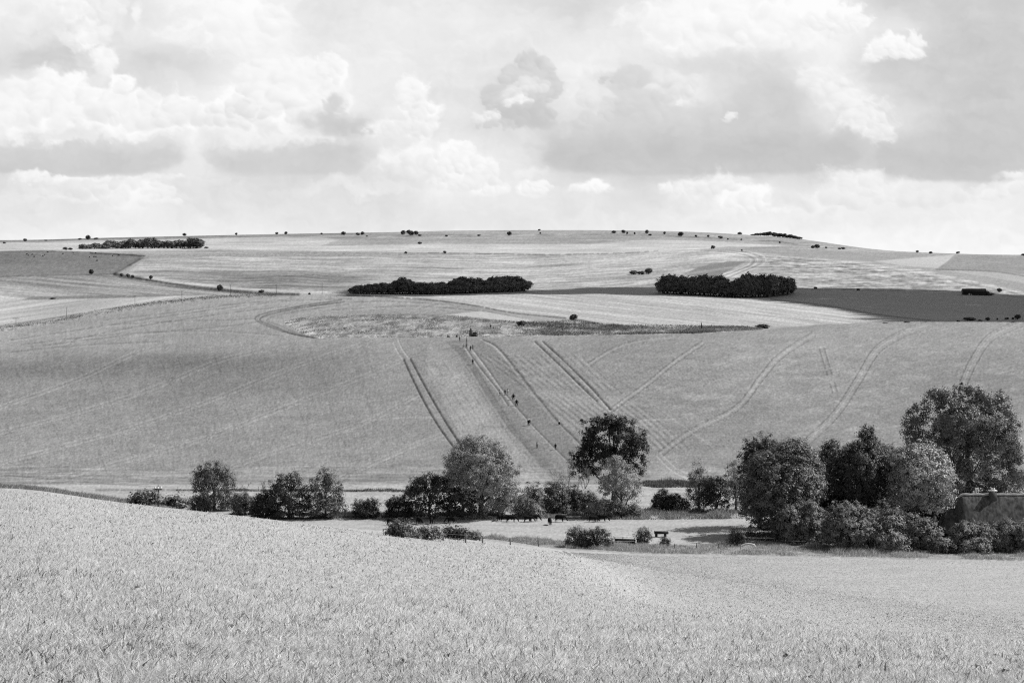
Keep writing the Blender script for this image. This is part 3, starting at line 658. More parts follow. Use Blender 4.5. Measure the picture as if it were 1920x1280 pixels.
SC.view_settings.view_transform = 'Standard'; SC.view_settings.look = 'None'; SC.view_settings.exposure = 0; SC.view_settings.gamma = 1
SC.render.engine = 'CYCLES'
SC.cycles.use_denoising = False; SC.cycles.max_bounces = 5; SC.cycles.diffuse_bounces = 3; SC.cycles.use_adaptive_sampling = False
SC.cycles.transparent_max_bounces = 8; SC.cycles.filter_width = 1.2 if hasattr(SC.cycles, 'filter_width') else 1.5
# ------------------------------------------------------------------ foliage
def leaf_mat(name, val, rough=.55, spec=.25, tr=.15):
    if name in MATS: return MATS[name]
    m = attr_mat(name, 'leafy', gain=val, rough=rough, spec=spec, ns=1.1, namp=.22, stretch=(1, 1, 1), transl=tr)
    return m
def leaves(centers, normals, size, r, updir=.3, flat=.55, aspect=1.5, spread=.9):
    """rhombic leaf sprays at centers; normals = preferred facing"""
    n = len(centers)
    d = r.standard_normal((n, 3)); d /= np.linalg.norm(d, axis=1)[:, None]
    nn = normals * (1 - spread) + d * spread + np.array([0, 0, updir]); nn /= np.linalg.norm(nn, axis=1)[:, None] + 1e-9
    a = r.standard_normal((n, 3)); a -= (a * nn).sum(1)[:, None] * nn; a /= np.linalg.norm(a, axis=1)[:, None] + 1e-9
    b = np.cross(nn, a)
    s = size * (0.6 + 0.8 * r.random(n))[:, None]
    bend = nn * s * .22
    V = np.stack([centers - a * s * .5 * aspect, centers + b * s * .5 + bend, centers + a * s * .5 * aspect, centers - b * s * .5 + bend], 1)
    return V.reshape(-1, 3)
def crown_verts(lobes, r, leaf=.32, clump=.75, per=22, fine=False, dens=1.0, shape='round', inner=.25, stretchz=.8, gap=0.0):
    """lobes: (x,y,z,rx,ry,rz) in metres. returns verts, brightness per vertex"""
    P = []; Nn = []; B = []
    if fine: clump, per = clump * 1.2, int(per * 2.3)
    for (x, y, z, rx, ry, rz) in lobes:
        area = 4 * math.pi * ((rx * ry) ** 1.6 / 3 + (rx * rz) ** 1.6 / 3 + (ry * rz) ** 1.6 / 3) ** (1 / 1.6)
        n = max(5, int(dens * area / (clump * clump * 1.9)))
        d = r.standard_normal((n, 3)); d /= np.linalg.norm(d, axis=1)[:, None]
        k = d[:, 2] < -.75; d[k, 2] *= -.3; d /= np.linalg.norm(d, axis=1)[:, None]
        if gap:
            keep = fbm(d[:, 0] * 2.1 + x, d[:, 2] * 2.1 + d[:, 1] * 1.3 + z, 3, 2) > (-.45 + gap)
            d = d[keep]; n = len(d)
            if n == 0: continue
        rad = 1 + .10 * r.standard_normal(n) - (r.random(n) < inner) * r.random(n) * .55
        k_ = r.random(n) < (.08 if fine else .02); rad = np.where(k_, 1.12 + .22 * r.random(n), rad)
        c = np.array([x, y, z]) + d * rad[:, None] * np.array([rx, ry, rz])
        cb = .62 + .76 * r.random(n)
        cs = clump * (0.6 + .8 * r.random(n)) * np.where(k_, .6, 1)
        m = per
        q = r.standard_normal((n, m, 3)) * .42
        q[..., 2] *= stretchz
        pts = c[:, None, :] + q * cs[:, None, None]
        nr = q + d[:, None, :] * 1.3; nr /= np.linalg.norm(nr, axis=2)[..., None] + 1e-9
        P.append(pts.reshape(-1, 3)); Nn.append(nr.reshape(-1, 3)); B.append(np.repeat(cb, m) * (.88 + .24 * r.random(n * m)))
    P = np.vstack(P); Nn = np.vstack(Nn); B = np.concatenate(B)
    return P, Nn, B
def crown_obj(name, lobes, mat, parent, seed, zmin=None, **kw):
    r = np.random.default_rng(seed)
    leaf = kw.get('leaf', .32); kw2 = {k: v for k, v in kw.items() if k in ('clump', 'per', 'dens', 'inner', 'stretchz', 'gap')}
    P, Nn, B = crown_verts(lobes, r, fine=True, **kw2); leaf = leaf * .72
    if zmin is not None:
        k = P[:, 2] > zmin + .05; P, Nn, B = P[k], Nn[k], B[k]
    V = leaves(P, Nn, leaf, r, updir=kw.get('updir', .25), aspect=kw.get('aspect', 1.5), spread=kw.get('spread', .32))
    Fq = np.arange(len(V)).reshape(-1, 4)
    return np_mesh(name, V, Fq, mat, parent, attr={'leafy': np.repeat(B, 4)})
def tube(pts, rad, seg=6):
    pts = np.array(pts, float); V = []; Fc = []
    for i, p in enumerate(pts):
        t = pts[min(i + 1, len(pts) - 1)] - pts[max(i - 1, 0)]; t /= np.linalg.norm(t) + 1e-9
        a = np.cross(t, [0.3, 1, .1]); a /= np.linalg.norm(a) + 1e-9; b = np.cross(t, a)
        for k in range(seg):
            w = 2 * math.pi * k / seg
            V.append(p + rad[i] * (a * math.cos(w) + b * math.sin(w)))
    for i in range(len(pts) - 1):
        for k in range(seg):
            Fc.append((i * seg + k, i * seg + (k + 1) % seg, (i + 1) * seg + (k + 1) % seg, (i + 1) * seg + k))
    return np.array(V), np.array(Fc)
class Geo:
    def __init__(s): s.V = []; s.F = {}; s.n = 0
    def add(s, V, Fc, m=0):
        Fc = np.asarray(Fc)
        s.F.setdefault((Fc.shape[1], m), []).append(Fc + s.n); s.V.append(np.asarray(V, float)); s.n += len(V)
    def tube(s, pts, rad, seg=6, m=0):
        V, Fc = tube(pts, rad, seg); s.add(V, Fc, m)
        c = np.array([pts[-1]], float); k = len(V); i0 = s.n - k
        top = [i0 + k - seg + j for j in range(seg)]
        s.V.append(c); s.n += 1
        s.F.setdefault((3, m), []).append(np.array([(top[j], top[(j + 1) % seg], s.n - 1) for j in range(seg)]))
    def box(s, cx, cy, cz, sx, sy, sz, rz=0, m=0, taper=1.0):
        q = []
        for k, z in ((1, -sz / 2), (taper, sz / 2)):
            for a, b in ((-1, -1), (1, -1), (1, 1), (-1, 1)):
                x = a * sx / 2 * k; y = b * sy / 2 * k
                q.append((cx + x * math.cos(rz) - y * math.sin(rz), cy + x * math.sin(rz) + y * math.cos(rz), cz + z))
        s.add(q, [(3, 2, 1, 0), (4, 5, 6, 7), (0, 1, 5, 4), (1, 2, 6, 5), (2, 3, 7, 6), (3, 0, 4, 7)], m)
    def build(s, name, mats, parent=None, loc=None, smooth_=False):
        Fl = []; fm = []
        for (k, m), L in s.F.items():
            a = np.vstack(L); Fl.append(a); fm += [m] * len(a)
        return np_mesh(name, np.vstack(s.V), Fl, mats, parent, fmat=fm, loc=loc, smooth_=smooth_)
BARK = simple_mat('bark', .09, .9, .1, nscale=3, namp=.4, stretch=(1, 1, .3))
PALEBARK = simple_mat('pale_bark', .22, .9, .1, nscale=4, namp=.35, stretch=(1, 1, .3))
def trunk_obj(h, r0, lobes, seed, parent, mat=BARK, lean=0.0, nlimb=6):
    r = random.Random(seed); g = Geo()
    top = np.array([lean * h, 0, h])
    pts = [np.array([lean * h * t * t + .15 * math.sin(t * 4 + seed) * t, .1 * math.cos(3 * t + seed) * t, h * t]) for t in np.linspace(-.03, 1, 7)]
    g.tube(pts, [r0 * (1.5 if i == 0 else 1.15 - .14 * i) for i in range(7)], 8)
    L = sorted(lobes, key=lambda l: -l[3] * l[5])[:nlimb + 3]
    for k, l in enumerate(L):
        t = .3 + .5 * r.random()
        s = pts[min(5, int(t * 6))]; e = np.array([l[0], l[1], l[2] + .25 * l[5]])
        m = (s + e) / 2 + np.array([r.uniform(-.5, .5), r.uniform(-.4, .4), -.08 * np.linalg.norm(e - s)])
        g.tube([s, s * .5 + m * .5, m, m * .5 + e * .5, e], [r0 * .5, r0 * .42, r0 * .32, r0 * .2, .04], 5)
    return g.build('trunk', mat, parent, smooth_=True)

LM = {
 'lime': leaf_mat('lime_leaf', .08, rough=.5, spec=.3, tr=.12),
 'pale': leaf_mat('pale_willow_leaf', .33, tr=.16), 'mid': leaf_mat('mid_leaf', .155, tr=.13), 'dark': leaf_mat('dark_leaf', .065, tr=.15),
 'glossy': leaf_mat('chestnut_leaf', .17, rough=.5, spec=.3, tr=.13), 'poplar': leaf_mat('poplar_leaf', .17, rough=.45, spec=.35, tr=.15), 'hedge': leaf_mat('hedge_leaf', .23, tr=.13),
 'oak': leaf_mat('oak_leaf', .04, tr=.12, rough=.6, spec=.2), 'wood': leaf_mat('plantation_leaf', .19, tr=.05, rough=.8, spec=.1), 'bright': leaf_mat('sycamore_leaf', .40, rough=.4, tr=.15),
}
def tree_px(name, label, cat, cx, base, lobes, kind, seed, Y=None, trunk_r=.3, group=None, leaf=.30, dens=1.0, per=20, clump=.8, gap=0.0, trunk_h=.55, depth=1.0, mat_trunk=None, updir=.25, aspect=1.5, inner=.3, cover=True):
    """lobes: (px, row, rx, ry) as they look in the photograph, given real size at the tree's own distance"""
    p = hit(cx, base) if Y is None else at_depth(cx, Y)
    s = p[1] / F; rr = random.Random(seed)
    zb = (ROW0 - base) * s if Y is None else p[2]
    rowb = base if Y is None else ROW0 - p[2] / s
    Lm = []
    for l in lobes:
        x, row, rx, ry = l[:4]
        dy = l[4] if len(l) > 4 else rr.uniform(-.35, .35)
        ryd = min(rx, ry) * s * 1.0 * depth
        Lm.append(((x - cx) * s, dy * rx * s, (rowb - row) * s, rx * s, max(.6, ryd), ry * s))
    H0 = max(l[2] + l[5] for l in Lm)
    # fill the middle so that the crown is not hollow
    root = empty(name, p); tag(root, label, cat, group)
    zmin = .1
    crown_obj('crown', Lm, LM[kind], root, seed, zmin=zmin, leaf=leaf, dens=dens, per=per, clump=clump, gap=gap, updir=updir, aspect=aspect, inner=inner)
    trunk_obj(H0 * trunk_h, trunk_r, Lm, seed, root, mat_trunk or BARK)
    return root
def auto_lobes(x0, x1, top, base, n, seed, peak=.5, skirt=.75):
    """irregular dome of lobes filling a picture box"""
    r = random.Random(seed); L = []; w = (x1 - x0) / 2; cx = (x0 + x1) / 2; h = base - top
    L.append((cx, base - h * .48, w * .72, h * .46, 0))
    for i in range(n):
        t = (i + .5) / n; a = math.pi * (t * 1.15 - .075)
        ex = -math.cos(a) * w * .66; ez = math.sin(a) * h * .40 + h * .36
        q = r.uniform(.17, .42)
        L.append((cx + ex + (peak - .5) * w * .5 * math.sin(a), base - ez, w * q * 1.15, h * q, r.uniform(-.9, .9)))
    for i in range(max(2, n // 3)):
        L.append((cx + r.uniform(-.6, .6) * w, base - h * r.uniform(.2, .6), w * .3, h * .22, r.uniform(-1.4, -.6)))
    for k in (-.62, -.2, .25, .66):
        L.append((cx + k * w, base - h * r.uniform(.12, .2), w * r.uniform(.3, .4), h * r.uniform(.2, .3), r.uniform(-.6, .4)))
    return L
def bush_px(name, label, x0, x1, top, base, kind, seed, group=None, cat='bush', n=6, leaf=.24, dens=1.0, per=18, clump=.6, Y=None, spiky=0.0, gap=0.0):
    cx = (x0 + x1) / 2; p = hit(cx, base) if Y is None else at_depth(cx, Y)
    s = p[1] / F; rowb = base if Y is None else ROW0 - p[2] / s
    L = [((x - cx) * s, dy * rx * s, (rowb - row) * s, rx * s, min(rx, ry * 1.3) * s, ry * s) for x, row, rx, ry, dy in auto_lobes(x0, x1, top, base, n, seed)]
    o_root = empty(name, p); tag(o_root, label, cat, group)
    crown_obj('crown', L, LM[kind], o_root, seed, zmin=.02, leaf=leaf, dens=dens, per=per, clump=clump, updir=.45, aspect=2.0 if spiky else 1.5, gap=gap)
    h = (base - top) * s; r = random.Random(seed); g = Geo()
    for k in range(7 if not spiky else 22):
        a = r.uniform(0, 6.28); e = r.uniform(.25, .55) * (x1 - x0) * s * .8; hh = h * (r.uniform(.4, .8) if not spiky else r.uniform(.7, 1.08))
        g.tube([(0, 0, -.1), (math.cos(a) * e * .35, math.sin(a) * e * .3, hh * .5), (math.cos(a) * e, math.sin(a) * e * .8, hh)], [.07, .05, .015], 4)
    g.build('stem', BARK, o_root)
    return o_root

# ---- trees and bushes of the valley
tree_px('willow_tree', 'upright two-toned willow with pale leaf edges beside the slope, left of the dark thicket', 'tree', 402, 956,
  [(402,915,30,38,0),(380,880,13,14),(400,878,14,15),(418,890,12,18),(430,905,11,22),(374,905,12,22),(392,900,20,26),(425,935,18,20),(380,940,20,18),(405,945,34,16)], 'mid', 21, leaf=.28, per=22, dens=1.1, gap=.12)
bush_px('shrub', 'low scrubby shrub hugging the foot of the tall left willow', 352, 392, 930, 956, 'mid', 22, cat='bush')
bush_px('shrub', 'dense low bush between the left willow and the two bare saplings', 436, 482, 925, 964, 'mid', 23)
bush_px('shrub', 'dark drooping bush under the two bare saplings', 470, 522, 920, 970, 'dark', 24)
tree_px('thicket_tree', 'dark bushy tree with two blunt tops in the left thicket', 'tree', 541, 971,
  [(540,935,34,32,0),(524,908,16,16),(552,906,14,16),(518,930,18,20),(560,930,16,24),(505,948,22,20),(575,948,12,20),(540,955,36,16),(550,895,8,8),(526,898,10,8)], 'dark', 25, gap=.1)
tree_px('thicket_tree', 'pointed tree with paler right edge ending the left thicket', 'tree', 610, 971,
  [(610,935,28,34,0),(608,900,14,20),(607,886,7,9),(622,905,14,20),(596,920,16,24),(628,930,15,26),(636,950,12,18),(590,950,16,18),(612,955,32,16)], 'mid', 26, gap=.1, leaf=.28)
bush_px('shrub', 'small round dark bush alone between the left thicket and the round dark tree', 662, 712, 936, 971, 'dark', 27, n=7)
bush_px('shrub', 'rounded dark bush leaning on the left of the round dark tree', 722, 776, 928, 971, 'dark', 28, n=7)
tree_px('hawthorn_tree', 'round very dark tree standing left of the great pale willow', 'tree', 805, 971,
  [(806,930,38,38,0),(800,902,24,14),(785,910,16,18),(825,905,16,18),(775,930,16,24),(838,930,14,26),(806,955,42,16)], 'dark', 29, leaf=.28)
tree_px('willow_tree', 'great round willow with silvery right side, tallest in the middle of the valley', 'tree', 902, 970,
  [(902,890,48,52,0),(885,840,26,20),(905,838,28,20),(862,860,24,24),(928,858,26,26),(852,885,18,30),(945,882,24,32),(955,915,20,32),(872,905,34,34),(930,925,34,34),(945,948,26,20),(905,945,34,22),(880,832,12,12),(850,905,14,20),(900,865,30,30,-.9),(925,900,30,30,-.9)], 'pale', 30, leaf=.26, per=24, dens=1.15, gap=.1, trunk_r=.6)
tree_px('hawthorn_tree', 'black rounded hawthorn tucked under the left of the great willow', 'tree', 868, 972,
  [(868,945,26,24,0),(860,930,18,16),(880,930,16,14),(868,955,28,14)], 'dark', 31, Y=418)
for i, (a, b, c, k, l) in enumerate([(980,1022,912,'mid','first hedge bush to the right of the great willow, mid grey and rounded'), (1012,1066,905,'mid','tallest bush of the hedge between the great willow and the black oak'), (1050,1100,915,'dark','dark hedge bush under the bare dead tree'), (1086,1130,922,'mid','mottled hedge bush left of the pale feathery willow'), (1100,1146,938,'pale','low silvery bush at the foot of the pale feathery willow'), (985,1015,944,'pale','little pale bush at the lower right of the great willow'), (962,1004,926,'mid','mid grey bush filling the corner between the great willow and the hedge'), (1128,1178,938,'mid','low mid grey bush behind the stem of the pale feathery willow'), (1170,1204,948,'mid','low bush trailing right from under the pale feathery willow')]):
    bush_px('hedge_bush', l, a, b, c, 969, k, 40 + i, n=7, Y=424 + (i % 3) * 3 if i < 4 else 419, gap=.05)
tree_px('oak_tree', 'broad near-black oak towering over the hedge in the middle of the valley', 'tree', 1152, 935,
  [(1150,830,52,34,0),(1112,802,26,20),(1140,796,30,17),(1168,800,24,18),(1190,822,20,22),(1200,850,16,24),(1185,870,22,18),(1104,830,16,16),(1120,850,30,24),(1092,860,22,20),(1090,882,20,14),(1195,880,12,14),(1150,860,34,20),(1110,885,16,10)], 'oak', 51, Y=452, leaf=.32, per=22, dens=1.0, gap=.2, trunk_r=.6, inner=.15, trunk_h=.75)
tree_px('willow_tree', 'pale feathery willow in front of the black oak, on a short forked stem', 'tree', 1166, 969,
  [(1162,905,30,34,0),(1150,872,13,15),(1165,878,16,16),(1140,893,18,18),(1180,900,18,22),(1190,922,13,20),(1150,925,24,20),(1176,935,20,16),(1152,864,8,10),(1134,915,12,14)], 'pale', 52, leaf=.24, per=22, gap=.16, trunk_r=.3)
for i, (a, b, c, bs, k, l, n_) in enumerate([(1222,1262,922,958,'dark','dark rounded bush left of the young birch'),(1240,1290,926,958,'dark','squat dark bush at the foot of the young birch'),(1322,1372,895,960,'dark','blackish leafy tree between the young birch and the pale sapling')] and [(1222,1262,922,958,'dark','dark rounded bush left of the young birch',0),(1240,1290,926,958,'dark','squat dark bush at the foot of the young birch',0)]):
    bush_px('shrub', l, a, b, c, bs, k, 60 + i, n=7)
tree_px('birch_tree', 'young mid-grey birch narrowing to a point, right of the open meadow gap', 'tree', 1310, 957,
  [(1310,915,18,34,0),(1309,882,9,17),(1302,900,12,18),(1318,900,12,20),(1298,930,14,22),(1322,928,14,22),(1310,940,24,16)], 'mid', 63, leaf=.24, gap=.1)
tree_px('hawthorn_tree', 'blackish leafy tree between the young birch and the pale sapling', 'tree', 1343, 959,
  [(1343,928,22,28,0),(1336,908,13,14),(1352,910,12,14),(1330,935,16,20),(1360,935,14,20)], 'dark', 64, leaf=.3)
tree_px('willow_tree', 'pale slim willow squeezed against the left of the big dark chestnut', 'tree', 1380, 957,
  [(1378,910,17,36,0),(1374,878,10,14),(1384,876,10,14),(1370,900,10,20),(1388,905,12,24),(1380,935,18,18)], 'pale', 65, leaf=.24, gap=.1)
# right-hand group by the cottage
tree_px('chestnut_tree', 'dark leafy chestnut behind the big drooping chestnut, left end of the cottage group', 'tree', 1425, 992,
  [(1428,880,40,54,0),(1430,838,26,14),(1440,832,16,9),(1412,860,18,22),(1404,895,16,26),(1450,850,16,14),(1412,930,24,30)], 'dark', 71, Y=404, leaf=.3, dens=1.05, trunk_r=.4)
tree_px('chestnut_tree', 'big drooping chestnut with sunlit right flank, its branches almost on the pasture', 'tree', 1462, 1004,
  [(1468,910,62,68,0),(1487,845,26,20),(1468,852,28,22),(1510,858,20,20),(1440,875,28,26),(1520,885,20,28),(1416,915,24,36),(1528,915,18,34),(1410,950,22,26),(1445,950,40,40),(1500,950,36,40),(1425,970,24,16),(1460,925,48,40,-.8),(1492,895,36,36,-.9),(1508,838,12,10),(1495,832,10,8)], 'glossy', 72, leaf=.34, per=22, dens=1.15, clump=.9, trunk_r=.6, updir=.5, trunk_h=.5)
tree_px('lime_tree', 'dark narrow tree top poking up between the chestnut and the pointed lime', 'tree', 1552, 990,
  [(1556,838,14,12),(1550,855,17,18),(1562,832,8,7),(1545,880,18,30),(1548,920,20,40,0)], 'dark', 73, Y=408, leaf=.3)
tree_px('lime_tree', 'tall lime with a small crown lobe perched on its top, middle of the cottage group', 'tree', 1612, 1000,
  [(1612,890,52,56,0),(1628,806,9,9),(1624,820,16,14),(1628,838,22,18),(1606,852,26,22),(1640,856,26,26),(1582,870,24,26),(1660,866,16,28),(1562,890,16,28),(1600,905,46,40),(1645,905,34,40),(1615,880,40,36,-.9),(1668,850,8,14)], 'lime', 74, Y=398, leaf=.3, per=22, dens=1.1, trunk_r=.5)
tree_px('sycamore_tree', 'rounded sycamore with brightly sunlit right side, just left of the thatched roof', 'tree', 1722, 992,
  [(1720,905,56,60,0),(1712,848,26,16),(1740,852,24,18),(1688,862,22,22),(1762,872,16,22),(1676,895,18,28),(1772,905,15,26),(1700,925,36,40),(1748,928,32,36),(1770,935,14,16),(1725,895,44,40,-.9),(1690,880,18,20)], 'bright', 75, Y=393, leaf=.34, per=20, dens=1.1, clump=.85, trunk_r=.4)
tree_px('poplar_tree', 'tallest tree, a huge airy poplar with glittering leaves behind the thatched roof', 'tree', 1815, 975,
  [(1812,835,60,70,0),(1826,740,18,18),(1805,738,16,16),(1752,748,16,16),(1768,745,14,14),(1730,775,18,22),(1712,790,18,20),(1850,760,20,22),(1872,748,12,14),(1885,765,16,22),(1712,825,18,28),(1725,850,22,26),(1780,770,26,26),(1835,775,30,28),(1893,800,16,30),(1890,850,20,36),(1900,885,16,28),(1770,850,40,60),(1850,860,44,60),(1830,925,62,36),(1770,930,40,34),(1880,930,34,30),(1780,900,40,36),(1908,862,10,16),(1800,800,50,40,-.8),(1865,820,34,40,-.8)], 'poplar', 76, Y=430, leaf=.36, per=20, dens=1.25, clump=1.0, gap=.13, trunk_r=.5, trunk_h=.8, updir=0, inner=.2)
tree_px('willow_tree', 'pale grey-leaved small tree at the right edge behind the cottage roof', 'tree', 1908, 965,
  [(1910,915,26,30,0),(1896,905,14,18),(1922,900,18,18),(1902,892,10,12)], 'pale', 77, Y=440, leaf=.26)
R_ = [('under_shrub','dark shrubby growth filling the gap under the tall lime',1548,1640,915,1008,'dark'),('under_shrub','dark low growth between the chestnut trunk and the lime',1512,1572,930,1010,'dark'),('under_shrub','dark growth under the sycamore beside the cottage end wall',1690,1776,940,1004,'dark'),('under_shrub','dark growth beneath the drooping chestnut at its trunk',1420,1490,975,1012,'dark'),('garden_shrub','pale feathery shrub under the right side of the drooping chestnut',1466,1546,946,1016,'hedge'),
 ('garden_shrub','long mottled shrub mass in the centre of the cottage hedge',1542,1652,952,1027,'hedge'),
 ('garden_shrub','leafy shrub left of the bright sycamore foot, above the long hedge',1616,1706,916,985,'hedge'),
 ('garden_shrub','hedge shrub between the long shrub mass and the dark end wall of the cottage',1636,1706,962,1028,'hedge'),
 ('garden_shrub','rounded hedge shrub against the dark end wall of the cottage',1690,1752,968,1029,'hedge'),
 ('garden_shrub','wide sunlit hedge shrub below the chimney of the thatched roof',1792,1862,978,1031,'hedge'),
 ('garden_shrub','hedge shrub running out of the picture at the lower right',1852,1945,980,1031,'hedge'),
 ('low_bush','small bush standing forward of the long hedge left of the cottage end wall',1650,1694,998,1033,'pale'),
 ('low_bush','small dim bush at the foot of the cottage end wall',1756,1790,1016,1036,'mid'),
 ('low_bush','small bush standing forward of the hedge below the chimney',1808,1850,1010,1037,'hedge')]
for i, (nm, l, a, b, c, bs, k) in enumerate(R_):
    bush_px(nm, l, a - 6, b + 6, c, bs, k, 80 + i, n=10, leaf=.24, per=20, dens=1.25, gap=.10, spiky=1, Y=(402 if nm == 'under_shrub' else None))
# pasture bushes
P_ = [('scrub_bush','spiky grey bush in front of the two leftmost cows',722,772,978,1006,'mid'),
 ('scrub_bush','tangled scrub bush in the middle of the low scrub on the slope edge',768,830,988,1011,'mid'),
 ('scrub_bush','dark scrub bush at the right end of the low scrub on the slope edge',825,880,988,1011,'dark'),
 ('scrub_bush','tiny dark bush just right of the low scrub on the slope edge',878,898,999,1012,'mid'),
 ('bramble_bush','left half of the bramble clump beside the white-railed trough',1060,1104,985,1024,'mid'),
 ('bramble_bush','dark right half of the bramble clump beside the white-railed trough',1088,1150,990,1026,'dark'),
 ('bramble_bush','spiky bush between the white-railed trough and the dark trough',1190,1222,990,1018,'mid'),
 ('bramble_bush','little thin bush below the dark trough',1238,1254,1008,1022,'mid'),
 ('bramble_bush','dark bush at the left end of the rail fence',1363,1398,992,1022,'dark'),
 ('scrub_bush','dark bush by the telegraph pole on the edge of the near slope',248,296,924,944,'mid'),
 ('scrub_bush','faint low scrub between the telegraph pole and the left willow',300,352,936,950,'mid')]
for i, (nm, l, a, b, c, bs, k) in enumerate(P_):
    bush_px(nm, l, a, b, c, bs, k, 100 + i, n=6, leaf=.2, per=16, dens=.9, spiky=1, gap=.14, Y=(178 if i == 9 else 186 if i == 10 else None))
# bare trees
def bare_tree(name, label, cx, base, top, seed, Y=None, spread=.35, mat=None, r0=.22):
    p = hit(cx, base) if Y is None else at_depth(cx, Y); s = p[1] / F; h = (base - top) * s
    root = empty(name, p); tag(root, label, 'bare tree'); r = random.Random(seed); g = Geo(); b = Geo()
    def grow(P, d, L, rad, lev):
        pts = [P]; q = np.array(P, float); dd = np.array(d, float)
        for k in range(4):
            dd = dd + np.array([r.uniform(-.25, .25), r.uniform(-.2, .2), .1]); dd /= np.linalg.norm(dd)
            q = q + dd * L / 4; pts.append(q.copy())
        (g if lev == 0 else b).tube(pts, [rad * (1 - .16 * k) for k in range(5)], 5)
        if lev < 4:
            for k in range(3 if lev else 5):
                i = r.choice([2, 3, 4]); e = dd + np.array([r.uniform(-1, 1) * spread * 2.4, r.uniform(-1, 1) * spread * 2, r.uniform(-.1, .5)]); e /= np.linalg.norm(e)
                grow(pts[i], e, L * r.uniform(.5, .72), max(.025, rad * .5), lev + 1)
    grow((0, 0, -.1), (0, 0, 1), h * .48, r0, 0)
    g.build('trunk', mat or PALEBARK, root); b.build('branches', mat or PALEBARK, root)
bare_tree('dead_tree', 'dead tree with bare pale branches left of and under the black oak', 1074, 945, 838, 3, Y=428, spread=.5)
bare_tree('dead_tree', 'second bare stem between the dead tree and the pale feathery willow', 1104, 948, 862, 9, Y=432, r0=.15)
bare_tree('sapling', 'left bare sapling above the thicket, thin pale stem', 466, 940, 892, 4, Y=432, r0=.1)
bare_tree('sapling', 'right bare sapling above the thicket, thin forked stem', 492, 940, 885, 5, Y=432, r0=.1)

LM['far'] = leaf_mat('far_bush_leaf', .10, tr=.1); LM['farwood'] = leaf_mat('far_wood_leaf', .19, tr=.1)
# ---- plantations and far trees: one of each kind, then copies that share the mesh
def far_proto(name, h, w, kind, seed, label, cat, group, n=7, leaf=.75, conif=False):
    r = random.Random(seed); L = []
    if conif:
        for t in (.25, .45, .65, .82): L.append((0, 0, h * t, w * .5 * (1.15 - t), w * .5 * (1.15 - t), h * .17))
    else:
        L.append((0, 0, h * .5, w * .4, w * .4, h * .44))
        for i in range(n):
            a = i * 2.4; L.append((math.cos(a) * w * .24, math.sin(a) * w * .24, h * r.uniform(.35, .78), w * .27, w * .27, h * .22))
    rr = np.random.default_rng(seed)
    P, Nn, B = crown_verts(L, rr, clump=1.1, per=20, dens=1.0, inner=.1, stretchz=.6)
    V = leaves(P, Nn, leaf * .68, rr, spread=.35)
    Fq = np.arange(len(V)).reshape(-1, 4); B4 = np.repeat(B, 4)
    k = V[:, 2] > -.3
    tv, tf = tube([(0, 0, -.4), (0, 0, h * .3), (.1, 0, h * .7)], [w * .05, w * .04, .05], 5)
    o = np_mesh(name, np.vstack([V, tv]), [Fq, tf + len(V)], [LM[kind], BARK], attr={'leafy': np.concatenate([B4, np.ones(len(tv))])}, fmat=[0] * len(Fq) + [1] * len(tf))
    tag(o, label, cat, group); return o
_used = set()
def put_far(proto, loc, sc, rz, label=None, name=None, group=None):
    if proto.name not in _used:
        _used.add(proto.name); o = proto
    else:
        o = proto.copy(); COL.objects.link(o)
    o.location = loc; o.scale = sc; o.rotation_euler = (0, 0, rz)
    if name: o.name = name
    if label: o['label'] = label
    if group: o['group'] = group
    elif group == '': del o['group']
    return o
def wood(tag_, x0, x1, base_pts, top_pts, depth, n, kind, label, group, seed, conif=.3, leaf=.75):
    r = random.Random(seed)
    ps = [far_proto('plantation_tree', 10, 9, kind, seed + k, label, 'tree', group, leaf=leaf, conif=(k == 3)) for k in range(4)]
    for k in range(n):
        t = (k % (n // depth)) / (n // depth - 1); rowd = k // (n // depth)
        px = x0 + (x1 - x0) * min(1, max(0, t + r.uniform(-.4, .4) / (n // depth)))
        base = np.interp(px, *zip(*base_pts)); top = np.interp(px, *zip(*top_pts))
        p = hit(px, base); Yb = p[1] + rowd * 11 + r.uniform(-3, 3)
        q = at_depth(px, Yb); s = Yb / F
        h = (base - top) * p[1] / F * (1.0 + r.uniform(-.32, .12)) + max(0, p[2] - q[2]) 
        w = r.uniform(1.15, 1.55) * (1.0 if h > 9 else .8)
        put_far(ps[3 if r.random() < conif else r.randrange(3)], q, (w, w, h / 10), r.uniform(0, 6.3))
wood('m', 664, 984, [(655,551),(820,552),(990,546)], [(655,543),(672,536),(700,533),(740,533),(752,524),(775,527),(800,532),(838,532),(850,526),(880,522),(900,527),(915,528),(930,519),(955,517),(975,521),(990,532)], 3, 96, 'wood',
     'dark plantation tree in the long black wood across the middle distance', 'trees of the long black wood', 200, conif=.0)
wood('r', 1242, 1478, [(1235,550),(1300,553),(1370,557),(1400,558),(1445,557),(1485,551)], [(1235,530),(1245,519),(1270,516),(1300,518),(1330,516),(1350,520),(1362,525),(1371,541),(1380,526),(1400,516),(1430,516),(1455,518),(1475,521),(1485,530)], 3, 75, 'wood',
     'dark broadleaf tree in the rounded black wood right of centre', 'trees of the rounded black wood', 220, conif=.0)
wood('l', 152, 376, [(145,467),(240,466),(385,465)], [(145,463),(155,458),(170,456),(195,457),(205,449),(225,454),(245,449),(262,453),(275,448),(290,447),(300,454),(320,452),(345,450),(362,446),(375,451),(385,462)], 2, 60, 'farwood',
     'tree of the long wood below the left skyline', 'trees of the wood below the left skyline', 240, conif=.15, leaf=.9)
wood('s', 1412, 1500, [(1405,440),(1450,444),(1503,449)], [(1405,439),(1425,435),(1440,435),(1455,437),(1470,438),(1480,440),(1492,441),(1503,446)], 1, 15, 'far',
     'small tree of the clump on the right-hand skyline', 'trees of the clump on the right skyline', 260, conif=0, leaf=.9)
